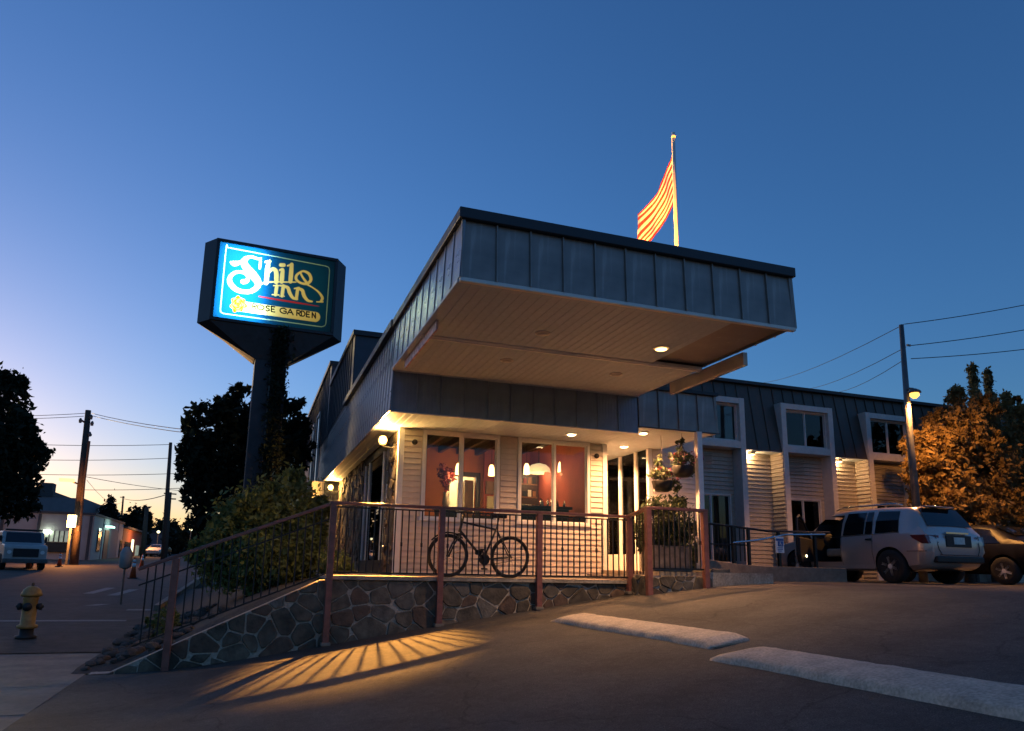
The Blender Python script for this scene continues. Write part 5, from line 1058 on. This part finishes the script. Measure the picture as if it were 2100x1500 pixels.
# lamp-lit trees on the right
T = [px_blob(*a) for a in ((1915, 930, 50, 45, 15.3, 2600), (1960, 900, 55, 55, 15.4, 3000), (1985, 860, 42, 55, 15.6, 2200), (1930, 990, 55, 55, 15.2, 2600), (2000, 960, 65, 65, 15.5, 3000), (2060, 900, 45, 70, 15.8, 2200), (1900, 965, 38, 38, 15.1, 1500), (2050, 1020, 70, 60, 15.4, 2600), (1960, 1050, 75, 45, 15.0, 2400), (2110, 960, 60, 100, 16, 2400))]
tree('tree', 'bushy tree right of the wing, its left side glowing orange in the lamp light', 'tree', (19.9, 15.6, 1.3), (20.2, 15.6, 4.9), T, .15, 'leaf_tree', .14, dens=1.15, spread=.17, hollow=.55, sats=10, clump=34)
for i, (px, py, w, lab) in enumerate(((1990, 730, 18, 'narrow conifer spire, the left of the group above the lit tree'), (2022, 742, 24, 'tall dense conifer spire in the middle of the group above the lit tree'), (1958, 775, 15, 'short conifer spire at the left end of the group'), (2062, 790, 20, 'conifer spire near the right edge, lower than its neighbours'), (2092, 815, 18, 'conifer spire cut by the right edge'))):
    p = onY(px, py, 17.1); k = 18*1.3/FPX; base = 3.0; n = 3000; nb, m_ = 150, 44; hb_ = rs_.uniform(0, 1, nb)**.75; ab = rs_.uniform(0, 6.28, nb); lb_ = w*k*(1.75*(1-hb_)**.9+.12)*rs_.uniform(.45, 1.15, nb)
    q_ = rs_.uniform(0, 1, (nb, m_)); rr0 = lb_[:, None]*q_; zz = base+(p.z-base)*(hb_*.93)[:, None]+lb_[:, None]*q_**1.6*1.1
    P = np.stack([p.x+rr0*np.cos(ab)[:, None], p.y+rr0*np.sin(ab)[:, None], zz], -1).reshape(-1, 3)+rs_.normal(size=(nb*m_, 3))*.055
    t = thing('conifer', lab, 'tree', (p.x, p.y, 1.3), 'conifers by the wing'); put('crown', leaf_mesh('crown', P, .13, 'leaf_conifer', up=1.6), t); G().tube([(p.x, p.y, 1.3), (p.x, p.y, p.z-.2)], [.11, .02], 7).build('trunk', 'bark', t)
# porch planter, shrubs and hanging baskets
pl = thing('planter', 'low stone planter on the landing behind the railing', 'planter', (7.3, 11.3, 1.5)); G().box(6.75, 7.55, 11.15, 11.6, 1.5, 1.95).build('box', 'stone_grey', pl, bevel=.02); G().box(6.8, 7.5, 11.2, 11.55, 1.951, 1.965).build('earth', 'soil', pl)
for i, (x, z, s, n) in enumerate(((6.95, 2.3, .36, 1700), (7.32, 2.35, .36, 2000))):
    tree('potted_shrub', ['leafy shrub in the porch planter, left of its pair', 'leafy shrub in the porch planter, close to the white column'][i], 'plant', (x, 11.38, 1.96), (x, 11.38, 2.4), [((x, 11.38, z), (s, .3, .5), n)], .085, 'leaf_potted', .02, limbs=False)
tree('shrub', 'leafy shrub against the siding behind the porch column', 'plant', (8.35, 12.6, 1.5), (8.35, 12.6, 2.2), [((8.35, 12.55, 2.0), (.4, .3, .5), 1400)], .09, 'leaf_potted', .03, limbs=False)
def basket(px, py, Y, label):
    p = onY(px, py, Y); t = thing('hanging_basket', label, 'hanging basket', p, 'hanging flower baskets'); r = .20
    G().lathe([(r*.6, -.19), (r*.85, -.12), (r, .0), (r*.98, .01)], p, n=18).build('pot', 'car_trim', t, True)
    top = Vector((p.x, p.y, EAVE+.10)); g = G()
    for k in range(3): a = k*2.1; g.tube([p+Vector((r*math.cos(a), r*math.sin(a), 0)), p+Vector((0, 0, .42))], .005, 4)
    g.tube([p+Vector((0, 0, .42)), top], .005, 4); g.build('hanger', 'black_iron', t)
    put('foliage', leaf_mesh('foliage', np.concatenate([blob((p.x, p.y, p.z+.15), (.26, .24, .12), 600), blob((p.x+.27, p.y, p.z-.02), (.10, .14, .18), 260), blob((p.x-.05, p.y, p.z+.36), (.10, .10, .18), 160)]), .07, 'leaf_potted'), t)
    for k, mm in ((0, 'petal_red'), (1, 'petal_pink')): put('flowers', kind='stuff', parent=t, me=leaf_mesh('flowers', blob((p.x+.10, p.y-.05, p.z+.16), (.32, .28, .14), 110, .7, 3, .08), .05, mm))
basket(1400, 958, 11.25, 'hanging flower basket in a black pot next to the white column'); basket(1358, 988, 11.6, 'hanging flower basket in a black pot, the lower one behind')
vp = onY(915, 1015, 14.4); t = thing('flower_vase', 'vase of tall red flowers inside the left window', 'vase', (vp.x, vp.y, 2.6)); G().lathe([(.06, 0), (.08, .1), (.05, .25), (.06, .32)], (vp.x, vp.y, 2.72), n=14).build('vase', 'soffit_trim', t, True); put('flowers', leaf_mesh('flowers', np.concatenate([blob((vp.x, vp.y, 3.42), (.2, .18, .22), 420), blob((vp.x, vp.y, 3.15), (.08, .08, .2), 160)]), .08, 'petal_red'), t, kind='stuff')
t = thing('side_table', 'dark stand under the flower vase', 'table', (vp.x, vp.y, DECK)); G().box(vp.x-.25, vp.x+.25, vp.y-.2, vp.y+.2, 2.66, 2.715).build('top', 'dark_wood', t); G().box(vp.x-.2, vp.x+.2, vp.y-.15, vp.y+.15, DECK, 2.66).build('pedestal', 'dark_wood', t)

# ------------------------------------------------------------------ far side of the street
XB, ZB = -13.3, 1.36
wb = thing('corner_building', 'white painted corner building with dark downpipes and a lit window band', 'building', (-18, 80, ZB))
g = G(); g.box(-32, XB, 72, 88, .9, 5.35); g.build('walls', 'far_white', wb); G().box(-32.2, XB+.1, 71.9, 88, 5.35, 5.55).build('roof', 'far_roof', wb)
for px in (0, 77, 183): p = onY(px, 1100, 71.9); G().box(p.x-.1, p.x+.1, 71.78, 71.98, ZB, 5.3).build('downpipe', 'far_roof', wb)
p, q = onY(92, 1088, 71.9), onY(140, 1112, 71.9)
for k in range(5):
    u = p.x+(q.x-p.x)*k/5; v = p.x+(q.x-p.x)*(k+1)/5; f = G().box(u+.03, v-.03, 71.9, 71.99, q.z, p.z).build('window', 'far_window_lit', wb); put('window_frame', G().box(v-.05, v+.05, 71.86, 71.899, q.z, p.z).mesh('window_frame', 'far_roof'), f)
p, q = onY(95, 1112, 71.8), onY(137, 1133, 71.8); G().box(p.x, q.x, 71.7, 71.97, q.z, p.z).build('dark_panel', 'far_window', wb)
p = onY(97, 1091, 71.7); G().box(p.x-.25, p.x+.25, 71.5, 71.8, p.z-.15, p.z+.15).build('wall_light', 'bulb_white', wb)
for (a, b, z0_, z1_, mm) in ((74.2, 75.6, 2.2, 4.3, 'far_window'), (77.5, 79.5, 1.4, 4.3, 'far_brick'), (80, 84.5, 1.4, 4.5, 'far_grey'), (86.6, 87.5, 1.4, 3.6, 'far_window')): G().box(XB+.001, XB+.08, a, b, z0_, z1_).build('doorway', mm, wb)
G().box(XB, XB+.5, 77.4, 79.6, 4.55, 4.7).build('door_lamp', 'far_lamp_green', wb)
for y in (76.4, 79.8, 84.8): G().box(XB, XB+.05, y, y+.12, ZB, 5.3).build('pilaster', 'far_grey', wb)
lamp('door_lamp_light', (XB+1.2, 78.5, 4.4), 60, (.6, 1, .85), .2)
bb_ = thing('brick_building', 'low red brick shop with a lit doorway beyond the white building', 'building', (-15, 97, ZB)); G().box(-24, XB-.02, 88.4, 106, .9, 4.95).build('walls', 'far_brick', bb_); G().box(-24.2, XB+.4, 88.3, 106.1, 4.95, 5.15).build('roof', 'far_roof', bb_)
for (a, b, z0_, z1_, mm) in ((90, 94, 1.4, 3.5, 'far_window'), (95, 96.2, 1.4, 3.9, 'far_sign_lit'), (98.5, 101, 1.5, 3.3, 'far_window_lit'), (102, 105, 1.5, 3.2, 'far_window')): G().box(XB-.019, XB+.06, a, b, z0_, z1_).build('doorway', mm, bb_)
lamp('shop_lamp', (XB+2, 93, 4.2), 500, (1, .42, .14), .3)
gb = thing('warehouse', 'dark grey warehouse roof rising behind the white building', 'building', (-30, 125, 2)); G().box(-46, -23.5, 118, 150, 1, 10.2).build('walls', 'far_grey', gb); G().box(-44, -27.5, 117.9, 149, 10.2, 11).build('roof', 'far_roof', gb); G().box(-30.2, -28.2, 120, 122, 11, 12.4).build('vent', 'far_roof', gb)
def street_tree(px, py, Y, w, h, lab):
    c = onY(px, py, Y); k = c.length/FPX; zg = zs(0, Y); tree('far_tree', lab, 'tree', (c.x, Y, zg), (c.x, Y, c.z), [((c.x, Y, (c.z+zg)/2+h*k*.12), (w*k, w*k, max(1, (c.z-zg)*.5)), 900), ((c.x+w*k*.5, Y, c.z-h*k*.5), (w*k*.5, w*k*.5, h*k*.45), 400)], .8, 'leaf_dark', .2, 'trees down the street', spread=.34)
for a in ((170, 1040, 130, 16, 30, 'dark tree right behind the warehouse corner'), (222, 1030, 128, 14, 40, 'pointed dark tree above the white building'), (250, 1062, 126, 20, 26, 'rounded dark tree above the end of the white building'), (275, 1050, 122, 12, 36, 'tall thin dark tree above the brick shop'), (300, 1052, 118, 10, 40, 'narrow dark tree beside the leaning pole'), (338, 1068, 130, 24, 26, 'round dark tree at the end of the street'), (365, 1090, 120, 20, 24, 'low dark tree filling the street end at the right'), (400, 1070, 110, 24, 50, 'dark tree half hidden behind the bush')): street_tree(*a)
dk = thing('dark_shed', 'dark flat roofed shed at the far end of the street', 'building', (-5, 125, 3)); a, b = onY(305, 1092, 124), onY(400, 1092, 124); G().box(a.x, b.x, 124, 135, 2, a.z).build('walls', 'far_grey', dk); G().box(a.x-.3, b.x+.3, 123.7, 135, a.z, a.z+.35).build('roof', 'far_roof', dk)
p, q = onY(140, 1056, 57), onY(154, 1082, 57); t = thing('box_sign', 'glowing pale yellow box sign on a post beside the timber pole', 'sign', (p.x, 57, zs(0, 57))); G().box(p.x, q.x, 56.9, 57.2, q.z, p.z).build('light_box', 'far_sign_lit', t, bevel=.03); G().box((p.x+q.x)/2-.07, (p.x+q.x)/2+.07, 57, 57.14, zs(0, 57), q.z).build('post', 'far_roof', t)
for px, py, Y, lab in ((325, 1091, 100, 'small yellow street lamp at the far end of the street'), (392, 1086, 96, 'small yellow lamp seen past the dark tree')):
    p = onY(px, py, Y); t = thing('street_lamp', lab, 'lamp', (p.x, Y, zs(0, Y)), 'far street lamps'); G().tube([(p.x, Y, zs(0, Y)), (p.x, Y, p.z+.1)], .06, 6).build('post', 'pole_metal', t); G().lathe([(.1, .15), (.22, 0), (.1, -.18)], p, n=10).build('lantern', 'far_sign_lit', t, True)
# utility poles, lamps, wires
def pole(top, base, r, lab, name='utility_pole', m='pole_wood', arms=()):
    t = thing(name, lab, 'pole', base, 'utility poles'); G().tube([base, Vector(base).lerp(Vector(top), .5), top], [r*1.15, r, r*.75], 10).build('shaft', m, t, True)
    for (px, py, px2, py2) in arms:
        a, b = onY(px, py, top[1]), onY(px2, py2, top[1]); G().bar(a, b, .12, .14).build('crossarm', m, t)
    return t
b1 = onY(152, 1152, 58); t1 = onY(181, 842, 58)
u1 = pole(t1, (b1.x, 58, zs(0, 58)), .26, 'tall timber utility pole in front of the white building, lit orange near its foot', arms=((163, 860, 176, 868), (172, 890, 188, 893)))
for px, py in ((165, 862), (187, 855), (189, 868), (184, 890)): p = onY(px, py, 57.8); G().lathe([(.09, -.2), (.12, 0), (.05, .15)], p, n=8).build('insulator', 'pole_metal', u1)
G().tube([onY(183, 905, 57.6), onY(170, 1010, 57.6), onY(160, 1090, 57.6)], .09, 6).build('riser', 'pole_wood', u1)
a, b = onY(160, 993, 57.6), onY(142, 985, 57.0); ar = G().tube([a, b], .06, 6).build('lamp_arm', 'pole_metal', u1); put('luminaire', G().box(b.x-.6, b.x+.3, 56.8, 57.2, b.z-.12, b.z+.1).mesh('luminaire', 'far_lamp_orange'), ar)
lamp('pole_lamp', (b.x+.5, 56.2, b.z-3.5), 1500, (1, .36, .08), .2)
for tp_, bt, r, lab, arms in ((onY(350, 908, 75), onY(335, 1142, 75), .2, 'thin tall pole at the end of the street', ()), (onY(349, 1010, 90), onY(340, 1120, 90), .24, 'short pole with two crossarms beside the thin tall pole', ((336, 1012, 362, 1014), (342, 1023, 361, 1024))), (onY(253, 1018, 150), onY(250, 1075, 150), .2, 'small far pole with a crossarm above the white building', ((246, 1020, 256, 1020),)), (onY(301, 1040, 84), onY(292, 1150, 84), .24, 'dark leaning pole by the brick shop', ())):
    pole(tp_, (bt.x, bt.y, zs(0, bt.y)), r, lab, arms=arms)
p = onY(355, 1040, 89.6); 
def wire(pts, lab, r=.022):
    P = []
    for (a, b) in zip(pts, pts[1:]):
        for k in range(8): t = k/8; q = a.lerp(b, t); q.z -= .02*(b-a).length*4*t*(1-t)*.5; P.append(q)
    P.append(pts[-1]); tag(G().tube(P, r, 4, False).build('overhead_wire', 'wire'), lab, 'wire', 'overhead wires')
for i, (x0, y0, Y0, x1, y1, Y1, lab) in enumerate(((-20, 854, 58, 174, 848, 58, 'upper wire from the left edge to the timber pole top'), (-20, 860, 58, 172, 854, 58, 'lower wire from the left edge to the timber pole top'), (188, 848, 58, 640, 900, 30, 'upper wire from the timber pole towards the sign'), (188, 853, 58, 640, 908, 30, 'lower wire from the timber pole towards the sign'), (40, 911, 75, 350, 912, 75, 'long level wire just below the crown of the left tree'), (60, 943, 75, 347, 940, 75, 'second level wire across the sunset sky'), (60, 973, 75, 400, 970, 75, 'third level wire across the sunset sky'), (175, 978, 58, 420, 1010, 75, 'sloping wire from the timber pole across the sunset'), (178, 985, 58, 250, 1030, 150, 'steep wire dropping from the timber pole to the far pole'), (250, 1022, 150, 349, 1012, 90, 'wire between the far pole and the two-arm pole'), (170, 1005, 75, 400, 1000, 75, 'low level wire above the roofs'))):
    wire([onY(x0, y0, Y0), onY(x1, y1, Y1)], lab, .02*max(1, Y0/58))
# pole and lamp by the wing
tp_ = onY(1856, 664, 14.0); lp = onY(1866, 812, 14.0)
u2 = thing('lamp_pole', 'metal utility pole with a bright sodium lamp in front of the wing roof', 'pole', (lp.x, 14.05, 1.3), 'utility poles'); G().tube([(lp.x+.02, 14.12, 1.3), (lp.x, 14.12, 5), (tp_.x, 14.12, tp_.z)], [.11, .09, .06], 10).build('shaft', 'pole_metal', u2, True)
for px, py, s_ in ((1860, 708, 1), (1857, 736, -1)): p = onY(px, py, 14.12); G().bar((p.x, 14.12, p.z), (p.x+s_*.12, 14.12, p.z), .04, .05).build('insulator', 'pole_metal', u2)
G().tube([(lp.x, 14.12, lp.z+.16), (lp.x, 14.0, lp.z+.2), (lp.x, 13.88, lp.z+.16)], .03, 8).build('lamp_arm', 'pole_metal', u2); G().lathe([(.05, .16), (.15, .10), (.17, .05)], (lp.x, 13.86, lp.z), n=16).build('lamp_hood', 'pole_metal', u2, True); G().lathe([(.03, .06), (.11, .04), (.12, -.03), (.05, -.10)], (lp.x, 13.86, lp.z), n=16).build('lamp_globe', 'bulb_sodium', u2, True)
ll = lamp('lot_lamp', (lp.x, 13.86, lp.z-.18), 1100, (1, .42, .10), .12, 'SPOT', spot_size=math.radians(168), spot_blend=.35)
ll.rotation_euler = Vector((.45, -.15, -1)).to_track_quat('-Z', 'Y').to_euler()
for x0, y0, x1, y1, Y1, lab in ((1856, 665, 2140, 618, 13, 'top wire running right from the lamp pole'), (1868, 709, 2140, 670, 13, 'middle wire running right from the lamp pole'), (1868, 736, 2140, 712, 13, 'lowest wire running right from the lamp pole'), (1855, 665, 1560, 786, 40, 'top wire running left from the lamp pole over the wing'), (1858, 712, 1630, 800, 40, 'middle wire running left from the lamp pole over the wing'), (1856, 737, 1690, 805, 40, 'lowest wire running left from the lamp pole over the wing')):
    wire([onY(x0, y0, 14.1), onY(x1, y1, Y1)], lab, .011)
